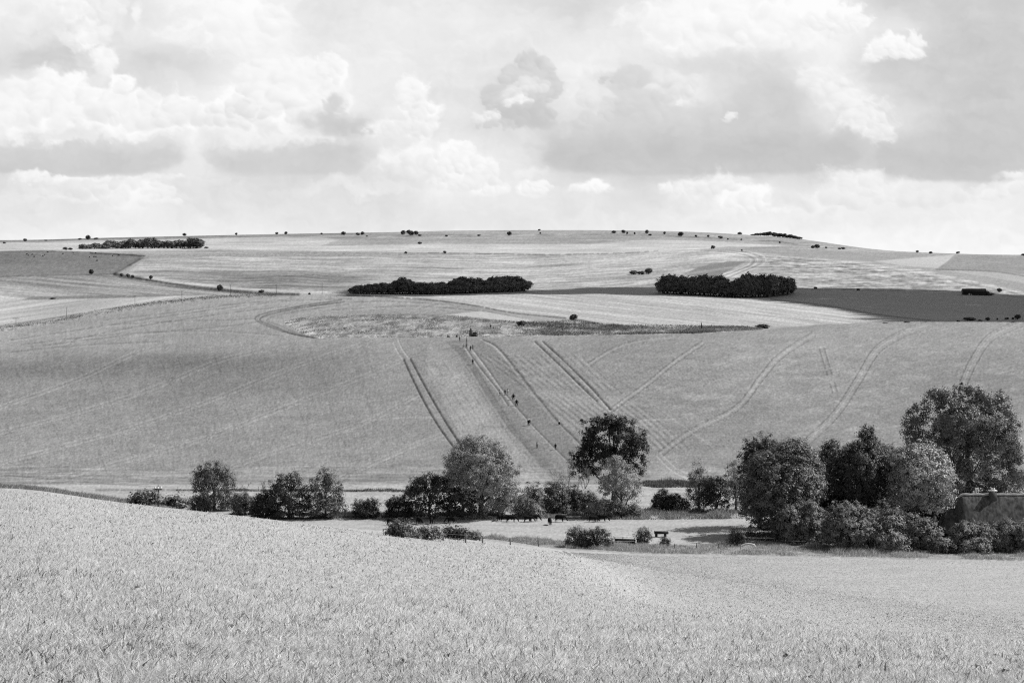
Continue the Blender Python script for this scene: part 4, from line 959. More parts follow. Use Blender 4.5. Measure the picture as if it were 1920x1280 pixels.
# single bushes on the downs: (px, base row, height px, width px, label)
FB = [(8,456,3,5,'tiny dark bush at the far left just under the skyline'),(47,452,5,6,'small skyline bush nearest the left edge of the picture'),(86,451,2,5,'low dark speck of a bush left of the round skyline tree'),(150,449,3,6,'low bush touching the left of the round skyline tree'),(165,449,8,8,'round dark tree standing on the skyline above the left wood'),(180,448,3,7,'low bush touching the right of the round skyline tree'),
 (122,468,5,8,'left bush of the small pair left of the wood'),(132,468,4,7,'right bush of the small pair left of the wood'),(368,465,17,26,'large dark round tree at the right end of the skyline wood'),(387,465,3,7,'low bush trailing off the right end of the skyline wood'),
 (346,442,5,6,'pointed small tree on the skyline above the right end of the wood'),(381,441,3,5,'low skyline bush above the right tip of the wood'),(443,440,4,4,'small upright skyline bush between the wood and the twin bushes'),(519,439,4,5,'left one of the twin skyline bushes'),(536,439,5,5,'right one of the twin skyline bushes'),(603,439,3,4,'faint small bush in the dip of the skyline'),
 (644,440,6,8,'round bush on the skyline, first right of the dip'),(671,441,5,6,'left bush of a close pair on the skyline'),(680,440,6,6,'right bush of a close pair on the skyline'),(688,443,2,4,'speck of a bush just below the close skyline pair'),
 (756,440,8,8,'left tree of the central skyline clump'),(766,438,7,7,'tall thin tree in the central skyline clump'),(771,441,8,9,'dark middle tree of the central skyline clump'),(780,440,7,8,'right tree of the central skyline clump'),(787,442,3,6,'low bush at the right end of the central skyline clump'),(787,457,4,7,'dark bush alone below the central skyline clump'),
 (837,443,3,5,'little slanting bush below the top of the down'),(898,442,3,6,'faint bush on the dark line left of the round bush'),(955,441,7,8,'round dark bush just below the summit line'),(1011,432,3,4,'tiny bush exactly on the summit line'),(1013,438,3,3,'tiny bush just under the summit'),
 (1151,437,5,7,'round bush left of the skyline pair on the right shoulder'),(1169,437,6,7,'left bush of the pair on the right shoulder'),(1176,439,5,3,'thin bush of the pair on the right shoulder'),(1190,439,4,3,'thin slanting bush between two round ones on the right shoulder'),(1213,438,7,6,'tall small tree with a dark trunk on the right shoulder'),(1219,441,3,6,'low bush at the foot of the tall small tree'),(1246,439,5,4,'narrow bush between the small tree and the big round bush'),(1276,443,8,9,'biggest round bush on the right shoulder'),
 (1305,444,4,4,'small bush right of the biggest round bush'),(1328,444,4,4,'small forked bush on the right shoulder'),(1351,447,5,7,'dark flat bush on the right shoulder'),(1365,449,3,3,'speck of a bush on the lower right shoulder'),(1387,438,5,7,'round tree alone on the skyline left of the skyline clump'),(1390,450,3,3,'speck of a bush under the skyline clump'),(1462,456,4,3,'thin bush on the line below the skyline clump'),
 (1524,465,5,6,'left bush of the dark group on the falling right skyline'),(1532,465,7,9,'largest bush of the dark group on the falling right skyline'),(1549,465,3,4,'small bush right of the dark group on the falling skyline'),(1574,467,3,6,'low bush left of a wider one on the falling skyline'),(1581,467,4,7,'wider low bush on the falling skyline'),(1720,473,4,5,'small bush on the lower right skyline'),(1745,475,4,6,'second small bush on the lower right skyline'),(1796,475,4,6,'dark bush on the lower right skyline'),(1918,479,4,6,'bush cut by the right edge on the skyline'),
 (761,475,4,5,'small dark bush on the field line, left one of two'),(834,475,5,5,'small dark bush on the field line, right one of two'),(1337,466,6,7,'dark bush above the curved wheel tracks'),(1391,470,3,3,'speck of a bush near the curved wheel tracks'),
 (1188,514,7,14,'left low bush of the trio on the pale field'),(1202,514,6,12,'middle low bush of the trio on the pale field'),(1216,513,10,12,'tallest bush of the trio on the pale field'),
 (171,514,9,8,'dark round bush on the lower edge of the dark cattle pasture'),(228,518,6,5,'first small bush on the slanting hedge line'),(240,519,6,6,'second small bush on the slanting hedge line'),(249,520,5,5,'third small bush on the slanting hedge line'),(283,523,7,6,'thin tree on the slanting hedge line'),(412,545,11,10,'rounded bush where the pole stands on the slanting hedge line'),(490,549,6,9,'dark bush at the lower end of the slanting hedge line'),(580,552,4,4,'tiny bush right of the slanting hedge line'),(99,560,3,9,'small black bush below the left striped field'),
 (1529,541,4,6,'small bush right of the rounded black wood'),(1609,544,4,6,'small bush midway between the black wood and the barn'),(1874,547,7,8,'dark round bush right of the barn'),(1848,552,7,14,'dark bushy heap against the right end of the barn'),(1857,553,4,12,'low bush at the tail of the heap by the barn'),
 (978,610,9,16,'grey bush on the rough bank above the standing stone'),(1075,600,11,12,'round bush with a dark stem where hedge lines meet'),(1430,615,8,22,'wide dark bush at the right end of the rough bank'),
 (1003,610,3,10,'tiny dark bush on the bank left of the round bush'),
 (1818,600,6,20,'longest dark bush along the field edge at the right'),(1838,601,3,8,'low bush beside the longest one on the right field edge'),(1852,600,6,7,'forked small bush on the right field edge'),(1870,599,4,3,'tiny slanting bush on the right field edge'),(1888,598,4,7,'small bush left of the peaked one on the right field edge'),(1908,597,8,10,'peaked bush near the right edge on the field edge'),(1899,598,4,5,'bush between two others on the right field edge'),(1797,602,3,6,'lowest leftmost bush on the right field edge'),(1700,604,3,10,'faint low bush on the crest of the crop field'),(1660,605,2,8,'faintest low bush on the crest of the crop field')]
fp = [far_proto('hill_bush', 8, 8, 'far', 300 + k, '', 'bush', None, n=5, leaf=.8) for k in range(3)]
for o in fp:
    if 'group' in o: del o['group']
for i, (px, base, h, w, l) in enumerate(FB):
    p = hit(px, base + .6)
    s = p[1] / F
    put_far(fp[i % 3], p - np.array([0, 0, .2]), (w * s / 7.2, w * s / 7.2, h * s / 7.0), i * 1.3, label=l)
for o in list(bpy.data.objects):
    if o.type == 'MESH' and o.name.split('.')[0] in ('plantation_tree', 'hill_bush') and tuple(o.location) == (0, 0, 0):
        bpy.data.objects.remove(o)
# ------------------------------------------------------------------ grass, weeds, undergrowth
def blades(name, P, hgt, wid, tone, mat, r, lean=.5, kind='stuff', label=None, cat=None, wind=.25, leafy_frac=0.0):
    """P [n,3] root points; one bent blade (quad + tip) each"""
    n = len(P); a = r.random(n) * 2 * math.pi
    hgt = np.broadcast_to(hgt, n) * (.55 + .9 * r.random(n)); wid = np.broadcast_to(wid, n)
    side = np.stack([np.cos(a), np.sin(a) * .5, 0 * a], 1)
    ln = r.standard_normal((n, 2)) * lean; dirv = np.stack([ln[:, 0] + wind, ln[:, 1], 1 + 0 * a], 1); dirv /= np.linalg.norm(dirv, axis=1)[:, None]
    mid = P + dirv * (hgt * .55)[:, None]
    d2 = dirv + np.stack([ln[:, 0] * .9 + wind, ln[:, 1] * .9, -.35 + 0 * a], 1); d2 /= np.linalg.norm(d2, axis=1)[:, None]
    tip = mid + d2 * (hgt * .5)[:, None]
    w = (side * wid[:, None] * .5)
    V = np.stack([P - w, P + w, mid + w * .85, mid - w * .85, tip], 1).reshape(-1, 3)
    b = np.arange(n)[:, None] * 5
    o = np_mesh(name, V, [b + np.array([0, 1, 2, 3]), b + np.array([3, 2, 4])], mat, attr={'blade': np.repeat(tone, 5)})
    tag(o, label, cat, kind=kind); return o
GM = attr_mat('grass_blade', 'blade', rough=.55, spec=.25, ns=.8, namp=.12, stretch=(1, 1, 1), transl=.35)
def ground_pts(px, row, ymin=0):
    """vectorised hit for many picture positions"""
    Yg = _YS; out = np.zeros((len(px), 3))
    order = np.argsort(px)
    for ch in np.array_split(order, max(1, len(px) // 4000)):
        c = px[ch]; u = (c - 960) / F
        # table on a few columns inside the chunk
        cs = np.linspace(c.min(), c.max() + 1e-3, 5)
        Ys = Yg[Yg < 520]; tab = np.array([ROW0 - F * H((k - 960) / F * Ys, Ys) / Ys for k in cs])
        tab = np.minimum.accumulate(tab, axis=1)
        for a in range(4):
            m = (c >= cs[a]) & (c <= cs[a + 1])
            if not m.any(): continue
            t = (tab[a] + tab[a + 1]) / 2
            y = np.interp(-row[ch][m], -t, Ys)
            x = u[m] * y
            out[ch[m]] = np.stack([x, y, H(x, y)], 1)
    return out
def slope_edge(px): return np.interp(px, [-20,0,240,480,720,860,1050,1160,1240,1460,1700,1940], [916,917,944,971,1000,1011,1036,1055,1071,1103,1140,1171])
def grass():
    r = np.random.default_rng(77)
    N = 620000
    px = r.uniform(-220, 2140, N); e = slope_edge(px)
    row = e + (1310 - e) * r.random(N) ** 1.0
    sp = (r.random(N) < .05) & (px > 1080); row = np.where(sp, e - np.abs(r.standard_normal(N)) * 9 * smooth(1080, 1250, px), row)
    P = ground_pts(px, row); Y = P[:, 1]
    P[:, :2] += r.standard_normal((N, 2)) * np.stack([Y * .0006, Y * .004], 1); P[:, 2] = H(P[:, 0], P[:, 1]) - .01
    cl = fbm(P[:, 0] / 2.2, P[:, 1] / 3.5, 4, 1); cl2 = fbm(P[:, 0] / .5, P[:, 1] / .9, 3, 4); cl3 = fbm(P[:, 0] / 14, P[:, 1] / 22, 3, 2)
    h = (.145 + .075 * cl + .05 * cl2 + .03 * cl3) * (1 + .35 * smooth(60, 200, Y)); h = np.clip(h, .035, .34)
    w = np.maximum(.015, Y * .00028) * (.6 + 1.0 * r.random(N) ** 2) * np.where(r.random(N) < .2, 1.6, 1)
    t = .68 * (1 + .20 * cl + .14 * cl2 + .12 * cl3) * np.exp(.38 * r.standard_normal(N))
    dead = r.random(N) < .12; t = np.where(dead, .84, t); dk = r.random(N) < .07 + .14 * smooth(.15, .5, cl); t = np.where(dk, .15, t)
    blades('grass', P, h, w, np.clip(t, .07, .86), GM, r, lean=.85, wind=.35, label='pale meadow grass covering the near slope', cat='grass')
    # broad-leaved weeds
    n = 110; px = r.uniform(-60, 1980, n); e = slope_edge(px) + 20; row = e + (1310 - e) * r.random(n); P = ground_pts(px, row)
    C = np.repeat(P, 9, 0) + r.standard_normal((n * 9, 3)) * np.array([.05, .05, .02]) + np.array([0, 0, .07])
    V = leaves(C, np.tile([[.2, -.2, 1.]], (len(C), 1)), *[.032], r, aspect=2.4, spread=.6)
    tn = np.repeat(np.where(r.random(n) < .6, .10, .3), 9) * (.6 + .8 * r.random(n * 9))
    o = np_mesh('weeds', V, np.arange(len(V)).reshape(-1, 4), GM, attr={'blade': np.repeat(tn, 4)}); tag(o, 'small broad-leaved weeds scattered through the near grass', 'weeds', kind='stuff')
    # rough tall grass along the left crest
    n = 26000; px = r.uniform(-40, 330, n); k = r.random(n)
    Yv = np.interp(px, [0, 240, 330], [152, 177, 184]) + k * 22 ; X = (px - 960) / F * Yv
    P = np.stack([X, Yv, H(X, Yv)], 1); fade = smooth(330, 200, px)
    blades('tall_grass', P, (.38 + .22 * fbm(X / 3, Yv / 5, 3, 1)) * (.45 + .55 * fade), .05, .40 * np.exp(.35 * r.standard_normal(n)) * (.75 + .3 * k), GM, r, lean=.25, label='rough tall grass fringe on the crest at the left', cat='tall grass')
    # low tufts on the mown meadow
    n = 60000; px = r.uniform(1040, 1960, n); lo = np.interp(px, [1040,1200,1940],[1034,1040,1053]); e = np.maximum(slope_edge(px), lo + 1); row = lo + (e - lo) * r.random(n)
    P = ground_pts(px, row); 
    blades('stubble', P, .05, .14, .50 * np.exp(.10 * r.standard_normal(n)), GM, r, lean=.4, label='short mown grass of the flat meadow', cat='mown grass')
    # verge of tall grass
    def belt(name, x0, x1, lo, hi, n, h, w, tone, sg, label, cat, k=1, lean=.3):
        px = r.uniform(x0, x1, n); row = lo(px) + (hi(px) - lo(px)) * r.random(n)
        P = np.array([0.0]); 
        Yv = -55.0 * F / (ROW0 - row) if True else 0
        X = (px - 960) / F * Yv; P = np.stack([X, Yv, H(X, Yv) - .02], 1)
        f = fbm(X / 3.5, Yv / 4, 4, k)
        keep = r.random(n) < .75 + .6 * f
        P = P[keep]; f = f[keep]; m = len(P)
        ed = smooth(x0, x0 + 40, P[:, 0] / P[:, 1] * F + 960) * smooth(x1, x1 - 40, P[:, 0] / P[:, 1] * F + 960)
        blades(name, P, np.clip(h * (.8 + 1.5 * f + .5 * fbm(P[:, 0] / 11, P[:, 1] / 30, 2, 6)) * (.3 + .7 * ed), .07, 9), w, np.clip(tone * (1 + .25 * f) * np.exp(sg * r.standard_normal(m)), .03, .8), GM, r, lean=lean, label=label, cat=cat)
    I = lambda a, b: (lambda x: np.interp(x, a, b))
    belt('tall_grass', 870, 1960, I([870,1060,1100,1400,1940],[1004,1016,1019,1020,1026]), I([870,1080,1200,1940],[1010,1030,1036,1050]), 80000, .6, .06, .42, .38, 'tall pale verge grass along the far edge of the flat meadow', 'tall grass', 1, .35)
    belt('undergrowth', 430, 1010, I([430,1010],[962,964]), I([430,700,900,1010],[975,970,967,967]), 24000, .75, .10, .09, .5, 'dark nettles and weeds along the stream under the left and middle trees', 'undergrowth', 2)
    belt('pale_weeds', 640, 1130, I([640,1130],[966,966]), I([640,720,900,1130],[973,973,972,972]), 16000, .5, .09, .42, .35, 'pale weeds between the cattle and the dark stream hedge', 'weeds', 7)
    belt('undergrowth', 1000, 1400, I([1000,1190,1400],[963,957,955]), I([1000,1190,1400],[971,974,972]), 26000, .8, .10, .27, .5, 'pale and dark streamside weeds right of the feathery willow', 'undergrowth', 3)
    belt('undergrowth', 1190, 1420, I([1190,1420],[903,901]), I([1190,1230,1300,1420],[909,914,913,914]), 12000, .75, .14, .13, .4, 'low dark hedge of weeds at the foot of the hillside on the right', 'undergrowth', 4)
    belt('undergrowth', 330, 900, I([330,900],[917,919]), I([330,900],[920,922.5]), 9000, .4, .12, .15, .4, 'dark weeds along the wire fence at the foot of the hill', 'undergrowth', 5)
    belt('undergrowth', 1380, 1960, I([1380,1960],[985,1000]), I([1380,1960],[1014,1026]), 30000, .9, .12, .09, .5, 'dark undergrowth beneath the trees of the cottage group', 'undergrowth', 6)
    # rough tussocks of the bank on the hill
    n = 60000; px = r.uniform(535, 1430, n)
    lo = np.interp(px, [535,560,640,760,860,985,1075,1130,1400,1430],[604,596,591,589,592,605,600,608,613,617]); hi = np.interp(px, [535,562,600,850,1000,1300,1430],[606,624,633,632,630,625,618])
    row = lo + (hi - lo) * r.random(n); out = np.zeros((n, 3))
    Ys = np.arange(700, 1000, 2.0)
    for a in range(535, 1431, 15):
        m = (px >= a) & (px < a + 15)
        if not m.any(): continue
        t = np.minimum.accumulate(ROW0 - F * H((a + 7 - 960) / F * Ys, Ys) / Ys)
        y = np.interp(-row[m], -t, Ys) + r.uniform(-1, 1, m.sum()); x = (px[m] - 960) / F * y; out[m] = np.stack([x, y, H(x, y) - .03], 1)
    f = fbm(out[:, 0] / 9, out[:, 1] / 12, 4, 3); right = smooth(930, 1000, px)
    keep = r.random(n) < .45 + 1.1 * f + .25 * right
    out, f, right = out[keep], f[keep], right[keep]; m = len(out)
    blades('tussocks', out, np.clip(.3 + .6 * f + .4 * right, .12, 1.4), .24, np.clip((.29 + .12 * r.standard_normal(m)) * (1 - .45 * right * smooth(.0, .35, f)), .05, .6), GM, r, lean=.45, wind=.45, label='rough tussocky grass and scrub on the bank across the hill', cat='rough grass')
    # leaning weeds along the left track
    n = 5000; t = r.random(n); px = t * 520; rw = np.interp(px, [0,100,200,300,400,520],[617,602,582,568,557,552.5]) + r.standard_normal(n) * 1.8
    Q = np.zeros((n, 3))
    Ys = np.arange(1000, 1800, 3.0)
    for a in range(0, 521, 20):
        m_ = (px >= a) & (px < a + 20)
        if not m_.any(): continue
        tt = np.minimum.accumulate(ROW0 - F * H((a + 10 - 960) / F * Ys, Ys) / Ys); y = np.interp(-rw[m_], -tt, Ys); x = (px[m_] - 960) / F * y; Q[m_] = np.stack([x, y, H(x, y)], 1)
    f = fbm(Q[:, 0] / 14, Q[:, 1] / 30, 3, 6); k = r.random(n) < .4 + f
    Q, f = Q[k], f[k]
    blades('weeds', Q, .8 + .6 * f, .5, np.clip(.26 * np.exp(.5 * r.standard_normal(len(Q))), .04, .5), GM, r, lean=.4, label='straggling weeds along the track beside the pole line', cat='weeds')
grass()

# ------------------------------------------------------------------ cottage, barn, standing stone
THATCH = simple_mat('thatch', .105, .95, .05, nscale=1.5, namp=.6, stretch=(1.3, 1.3, .16), bump=.7)
RIDGE = simple_mat('thatch_ridge', .42, .95, .05, nscale=2.5, namp=.25)
BRICK = simple_mat('old_brick', .10, .9, .1, nscale=5, namp=.3)
RENDERW = simple_mat('dim_render', .12, .9, .1, nscale=1.5, namp=.2)
WHITE = simple_mat('white_paint', .8, .5, .3, nscale=3, namp=.1)
GLASS = simple_mat('dark_glass', .03, .1, .6)
DARKW = simple_mat('dark_timber', .035, .8, .2, nscale=4, namp=.4)
GREYW = simple_mat('weathered_timber', .16, .85, .1, nscale=5, namp=.4)
def cottage():
    Y0 = 392.0; s = Y0 / F
    def X(px): return (px - 960) * s
    def Z(row): return (ROW0 - row) * s
    x0, x1 = X(1800), X(1800) + 17.0; g = -55.0; ridge = Z(926); eave = ridge - 6.0
    root = empty('cottage', (x0 + 5, Y0, g)); tag(root, 'old thatched cottage with one chimney, half hidden by the hedge at the right edge', 'cottage')
    o = Vector((x0 + 5, Y0, g))
    def L(x, y, z): return (x - o.x, y - o.y, z - o.z)
    # walls
    W = Geo(); W.box(*L((x0 + x1) / 2 + .3, Y0, (g + eave + .6) / 2), x1 - x0 - 1.2, 6.0, eave + .6 - g); W.build('wall', RENDERW, root)
    # thatched roof: rounded profile, hipped and rounded at the left end
    n = 26; m = 15; V = []; 
    for i in range(n):
        t = i / (n - 1); x = x0 - 1.0 + (x1 - x0 + 1.0) * t; dl = x - (x0 - 1.0)
        hip = min(1.0, max(0.0, dl / 1.7)); hh = math.sqrt(max(0, 1 - (1 - hip) ** 2.2))
        for j in range(m):
            a = -1 + 2 * j / (m - 1); wy = 4.1 * (.55 + .45 * hh) 
            prof = 1 - abs(a) ** 1.18; prof = prof if abs(a) > .12 else 1 - .12 ** 1.18 + (.12 - abs(a)) * .35
            z = eave + (ridge - eave) * prof * (.55 + .45 * hh) + .10 * math.sin(x * 1.1) * (1 - prof) - .25 * (1 - hh)
            y = Y0 + a * wy + .06 * math.sin(x * 2.3 + j)
            V.append(L(x + .05 * math.sin(j * 2.1), y, z + .03 * math.sin(x * 5 + j * 1.7)))
    idx = np.arange(n * m).reshape(n, m)
    FQ = np.stack([idx[:-1, :-1], idx[1:, :-1], idx[1:, 1:], idx[:-1, 1:]], -1).reshape(-1, 4)
    lo = [(v[0], v[1], v[2] - .35) for v in V]
    FQ2 = FQ[:, ::-1] + n * m
    ring = [idx[0, j] for j in range(m)] + [idx[i, m - 1] for i in range(1, n)] + [idx[n - 1, j] for j in range(m - 2, -1, -1)] + [idx[i, 0] for i in range(n - 2, 0, -1)]
    FR = np.array([(ring[k], ring[(k + 1) % len(ring)], ring[(k + 1) % len(ring)] + n * m, ring[k] + n * m) for k in range(len(ring))])
    roof = np_mesh('roof', np.array(V + lo), [FQ, FQ2, FR], THATCH, root, smooth_=True)
    R2 = Geo(); pts = [L(x0 + .5 + k * (x1 - x0 - .5) / 20, Y0 + .04 * math.sin(k * 1.3), ridge - .12 + .05 * math.sin(k * 2.1)) for k in range(21)]
    R2.tube([L(x0 - .2, Y0, ridge - .55)] + pts, [.22] + [.30] * 21, 8); R2.build('ridge', RIDGE, roof, smooth_=True)
    # chimney with pots
    cx = X(1860); ch = Geo(); ch.box(*L(cx, Y0 - .55, ridge - .35), 1.45, 1.0, 2.1); ch.build('chimney', BRICK, roof)
    cp = Geo(); cp.box(*L(cx, Y0 - .55, ridge + .79), 1.65, 1.2, .16); cp.build('chimney_cap', WHITE, roof)
    for k in (-.22, .3):
        p = Geo(); p.tube([L(cx + k, Y0 - .55, ridge + .86), L(cx + k, Y0 - .55, ridge + 1.35)], [.17, .14], 8); p.build('chimney_pot', WHITE, roof)
    # lower wing on the left, a catslide roof end-on to the field
    a0, a1 = X(1763), X(1803); top = Z(952); w = Geo()
    w.box(*L((a0 + a1) / 2 + .3, Y0 - .2, (g + Z(1000)) / 2), a1 - a0 - .8, 5.2, Z(1000) - g); w.build('wing_wall', RENDERW, root)
    V = [L(*v) for v in [(a0 - .3, Y0 - 3.2, Z(990)), (a1 + .6, Y0 - 3.2, Z(1006)), (a1 + .6, Y0 - .4, top), (X(1777), Y0 - .4, top), (X(1774), Y0 + .8, top - .2), (a1 + .6, Y0 + .8, top), (a1 + .6, Y0 + 3, Z(1000)), (a0 - .3, Y0 + 3, Z(992))]]
    V = V + [(v[0], v[1], v[2] - .4) for v in V]
    Fq = [(0, 1, 2, 3), (3, 2, 5, 4), (4, 5, 6, 7), (0, 3, 4, 7), (1, 0, 8, 9), (9, 8, 11, 10), (8, 15, 12, 11), (12, 15, 14, 13), (7, 6, 14, 15), (0, 7, 15, 8), (2, 1, 9, 10), (5, 2, 10, 13), (6, 5, 13, 14), (11, 12, 13, 10)]
    o2 = np_mesh('wing_roof', np.array(V), np.array(Fq), THATCH, root)
    for k, px in enumerate((1822, 1872, 1905)):
        f = Geo(); f.box(*L(X(px), Y0 - 3.02, Z(985)), 1.3, .1, 1.1); fo = f.build('window', WHITE, root)
        q = Geo(); q.box(*L(X(px) - .3, Y0 - 3.08, Z(985)), .5, .05, .9); q.box(*L(X(px) + .3, Y0 - 3.08, Z(985)), .5, .05, .9); q.build('pane', GLASS, fo)
cottage()
def barn():
    p = hit(1826, 553); s = p[1] / F; root = empty('barn', p); tag(root, 'long black barn standing at the far edge of the cloud-shadowed field', 'barn')
    Lh = 19.0; h = 3.0; g = Geo(); g.box(0, 0, h / 2 - .3, Lh, 8, h + .6, 0); g.build('wall', DARKW, root)
    V = []
    for x in (-Lh / 2 - .4, Lh / 2 + .4):
        for y, z in ((-4.4, h - .1), (-2.6, h + 1.7), (0, h + 2.5), (2.6, h + 1.7), (4.4, h - .1)): V.append((x, y, z))
    Fq = [(j, j + 5, j + 6, j + 1) for j in range(4)]
    np_mesh('roof', np.array(V), [np.array(Fq), np.array([(0, 1, 2, 3, 4), (9, 8, 7, 6, 5)])], simple_mat('tarred_roof', .05, .8, .2, nscale=1, namp=.2), root)
    d = Geo(); d.box(-Lh / 2 + 4.6, -4.06, .7, 1.3, .1, 1.5); d.build('door', WHITE, root)
    d = Geo(); d.box(-Lh / 2 + 6.3, -4.06, .4, .8, .1, .9); d.build('door', WHITE, root)
    l = Geo(); l.box(Lh / 2 + 1.8, 0, .9, 3.6, 6.5, 2.4, 0, 0, .7); l.build('lean_to', DARKW, root)
barn()
def stone_block(name, label, px, row, size, seed, mat, lean=(0, 0), parent=None):
    r = np.random.default_rng(seed); bm = bmesh.new(); bmesh.ops.create_icosphere(bm, subdivisions=3, radius=1)
    for v in bm.verts:
        c = v.co; k = 1 / max(abs(c.x), abs(c.y), abs(c.z)) ** .7; c *= k
        t = (c.z + 1) / 2; nz = float(fbm(np.array(c.x * 1.5 + seed), np.array(c.z * 1.5 + c.y), 3, 2)) * .16
        v.co = Vector((c.x * size[0] / 2 * (1.0 - size[3] * t) + nz * size[0] + lean[0] * t * size[2], c.y * size[1] / 2 * (1 - size[3] * .6 * t), (c.z + .92) * size[2] / 2))
    me = bpy.data.meshes.new(name); bm.to_mesh(me); bm.free(); me.materials.append(mat)
    o = bpy.data.objects.new(name, me); COL.objects.link(o)
    if parent is None: o.location = hit(px, row); tag(o, label, 'stone')
    return o
STONE = simple_mat('sarsen', .20, .9, .1, nscale=1.2, namp=.4); PALES = simple_mat('pale_sarsen', .62, .9, .1, nscale=1.5, namp=.2)
stone_block('standing_stone', 'tall tapering standing stone on the edge of the bank, dark left face', 882.5, 630.8, (1.5, 1.4, 3.6, .55), 4, STONE, (.04, 0))
stone_block('fallen_stone', 'low dark boulder heap against the foot of the standing stone', 889, 631, (2.9, 1.6, 1.1, .4), 7, simple_mat('dark_stone', .06, .9, .1, nscale=1.5, namp=.4))
stone_block('leaning_slab', 'flat dark slab propped on top of the boulder beside the standing stone', 888, 629.3, (1.9, .6, 1.5, .1), 12, simple_mat('dark_stone', .06), (.35, 0))
stone_block('white_stone', 'white upright stone at the right end of the standing stone group', 896, 629.5, (.75, .7, 1.4, .3), 9, PALES)

# ------------------------------------------------------------------ poles and wires
POLE = simple_mat('creosoted_pole', .07, .8, .2, nscale=3, namp=.3); WIRE = simple_mat('wire', .12, .5, .4)
def pole(px, base, h, label, arms=1, r0=.16, Y=None, top=None, arm=1.1):
    p = hit(px, base) if Y is None else at_depth(px, Y)
    root = empty('telegraph_pole', p); tag(root, label, 'telegraph pole', 'telegraph poles')
    g = Geo(); g.tube([(0, 0, -.4), (0, 0, h)], [r0, r0 * .75], 8); g.build('post', POLE, root)
    for k in range(arms):
        a = Geo(); a.box(0, -.12, h - .35 - .8 * k, arm * 2, .12, .14, .15); a.build('crossarm', POLE, root)
        for x in (-arm * .85, 0, arm * .85):
            i = Geo(); i.tube([(x, -.12, h - .28 - .8 * k), (x, -.12, h - .08 - .8 * k)], [.07, .05], 6); i.build('insulator', WHITE, root)
    return np.array(p) + np.array([0, -.12, h - .1])
PT = [(125,597,8.6),(253,577.5,9.2),(341,566,8.4),(432,554,8.4),(518,551,7.4),(604,552,9.6),(678,552,8.6)]
nm = ['second','third','fourth','fifth','sixth','seventh','last']
tops = [pole(30, 612.5, 7.0, 'leftmost pole of the far line, topped by double crossarms', 2, arm=2.6)]
for k, (a, b, h) in enumerate(PT):
    tops.append(pole(a, b, h, f'{nm[k]} pole from the left in the far line along the track' if k < 6 else 'pale-looking last pole of the far line, in front of the long black wood', 1))
pn = pole(297, 937, 1.0 * 40 * 178 / F, 'nearest telegraph pole, beside the dark scrub on the edge of the near slope', 1, r0=.10, Y=178, arm=.35)
def wire(a, b, sag, r0, parent_label):
    P = [np.array(a) * (1 - t) + np.array(b) * t - np.array([0, 0, sag * 4 * t * (1 - t)]) for t in np.linspace(0, 1, 9)]
    g = Geo(); g.tube([np.array(q) - np.array(P[0]) for q in P], [r0] * 9, 3); o = g.build('power_line', WIRE, None, loc=P[0]); tag(o, parent_label, 'wire', 'telegraph wires'); return o
for k in range(len(tops) - 1):
    wire(tops[k], tops[k + 1], 1.0, .035, f'wire sagging between the {["first","second","third","fourth","fifth","sixth","seventh"][k]} and the next pole of the far line')
wire(pn, (-62, 160, -14.5), .6, .012, 'wire running left out of the picture from the nearest telegraph pole')
wire(pn, (-78.5, 425, -50.3), .6, .012, 'wire running from the nearest telegraph pole away towards the trees')

# ------------------------------------------------------------------ fences
def post_fence(name, label, pts, ph, pr, wires, mat=GREYW, lean=.04, railr=.012, rails=None):
    P = [np.array(hit(a, b)) for a, b in pts]; o = P[0]; root = empty(name, o); tag(root, label, 'fence'); r = random.Random(len(pts))
    for p in P:
        g = Geo(); h = ph * r.uniform(.85, 1.1); g.tube([p - o - np.array([0, 0, .2]), p - o + np.array([r.uniform(-lean, lean), 0, h])], [pr, pr * .85], 6); g.build('post', mat, root)
    for z in wires:
        g = Geo()
        for a, b in zip(P[:-1], P[1:]): g.tube([a - o + np.array([0, 0, z]), b - o + np.array([0, 0, z])], [railr, railr], 4)
        g.build('wire' if not rails else 'rail', WIRE if not rails else rails, root)
post_fence('wire_fence', 'low post and wire fence at the foot of the hillside, left of the great willow', [(300 + k * 31 + 3 * math.sin(k * 2), 919.5 + k * .18) for k in range(18)], 1.15, .06, (.5, 1.0))
post_fence('wire_fence', 'old post and wire fence in the verge between pasture and flat meadow', [(831,1014),(873,1017),(905,1018),(957,1021),(1010,1024),(1060,1026),(1110,1027),(1180,1027),(1225,1028),(1265,1027),(1306,1027),(1348,1028),(1388,1029)], 1.0, .10, (.4, .85))
RAILW = simple_mat('silvered_rail', .34, .8, .1, nscale=4, namp=.3)
post_fence('rail_fence', 'post and rail fence with pale top rail right of the pasture, under the chestnut', [(1386,1019),(1402,1019.4),(1418,1019.8),(1436,1020),(1452,1020.4)], 1.35, .07, (.55, 1.25), rails=RAILW, railr=.07)
post_fence('rail_fence', 'lower darker rail fence continuing right towards the white-capped post', [(1456,1022),(1472,1022.4),(1488,1022.8),(1504,1023),(1518,1023)], 1.1, .06, (.45, .95), rails=GREYW, railr=.05)
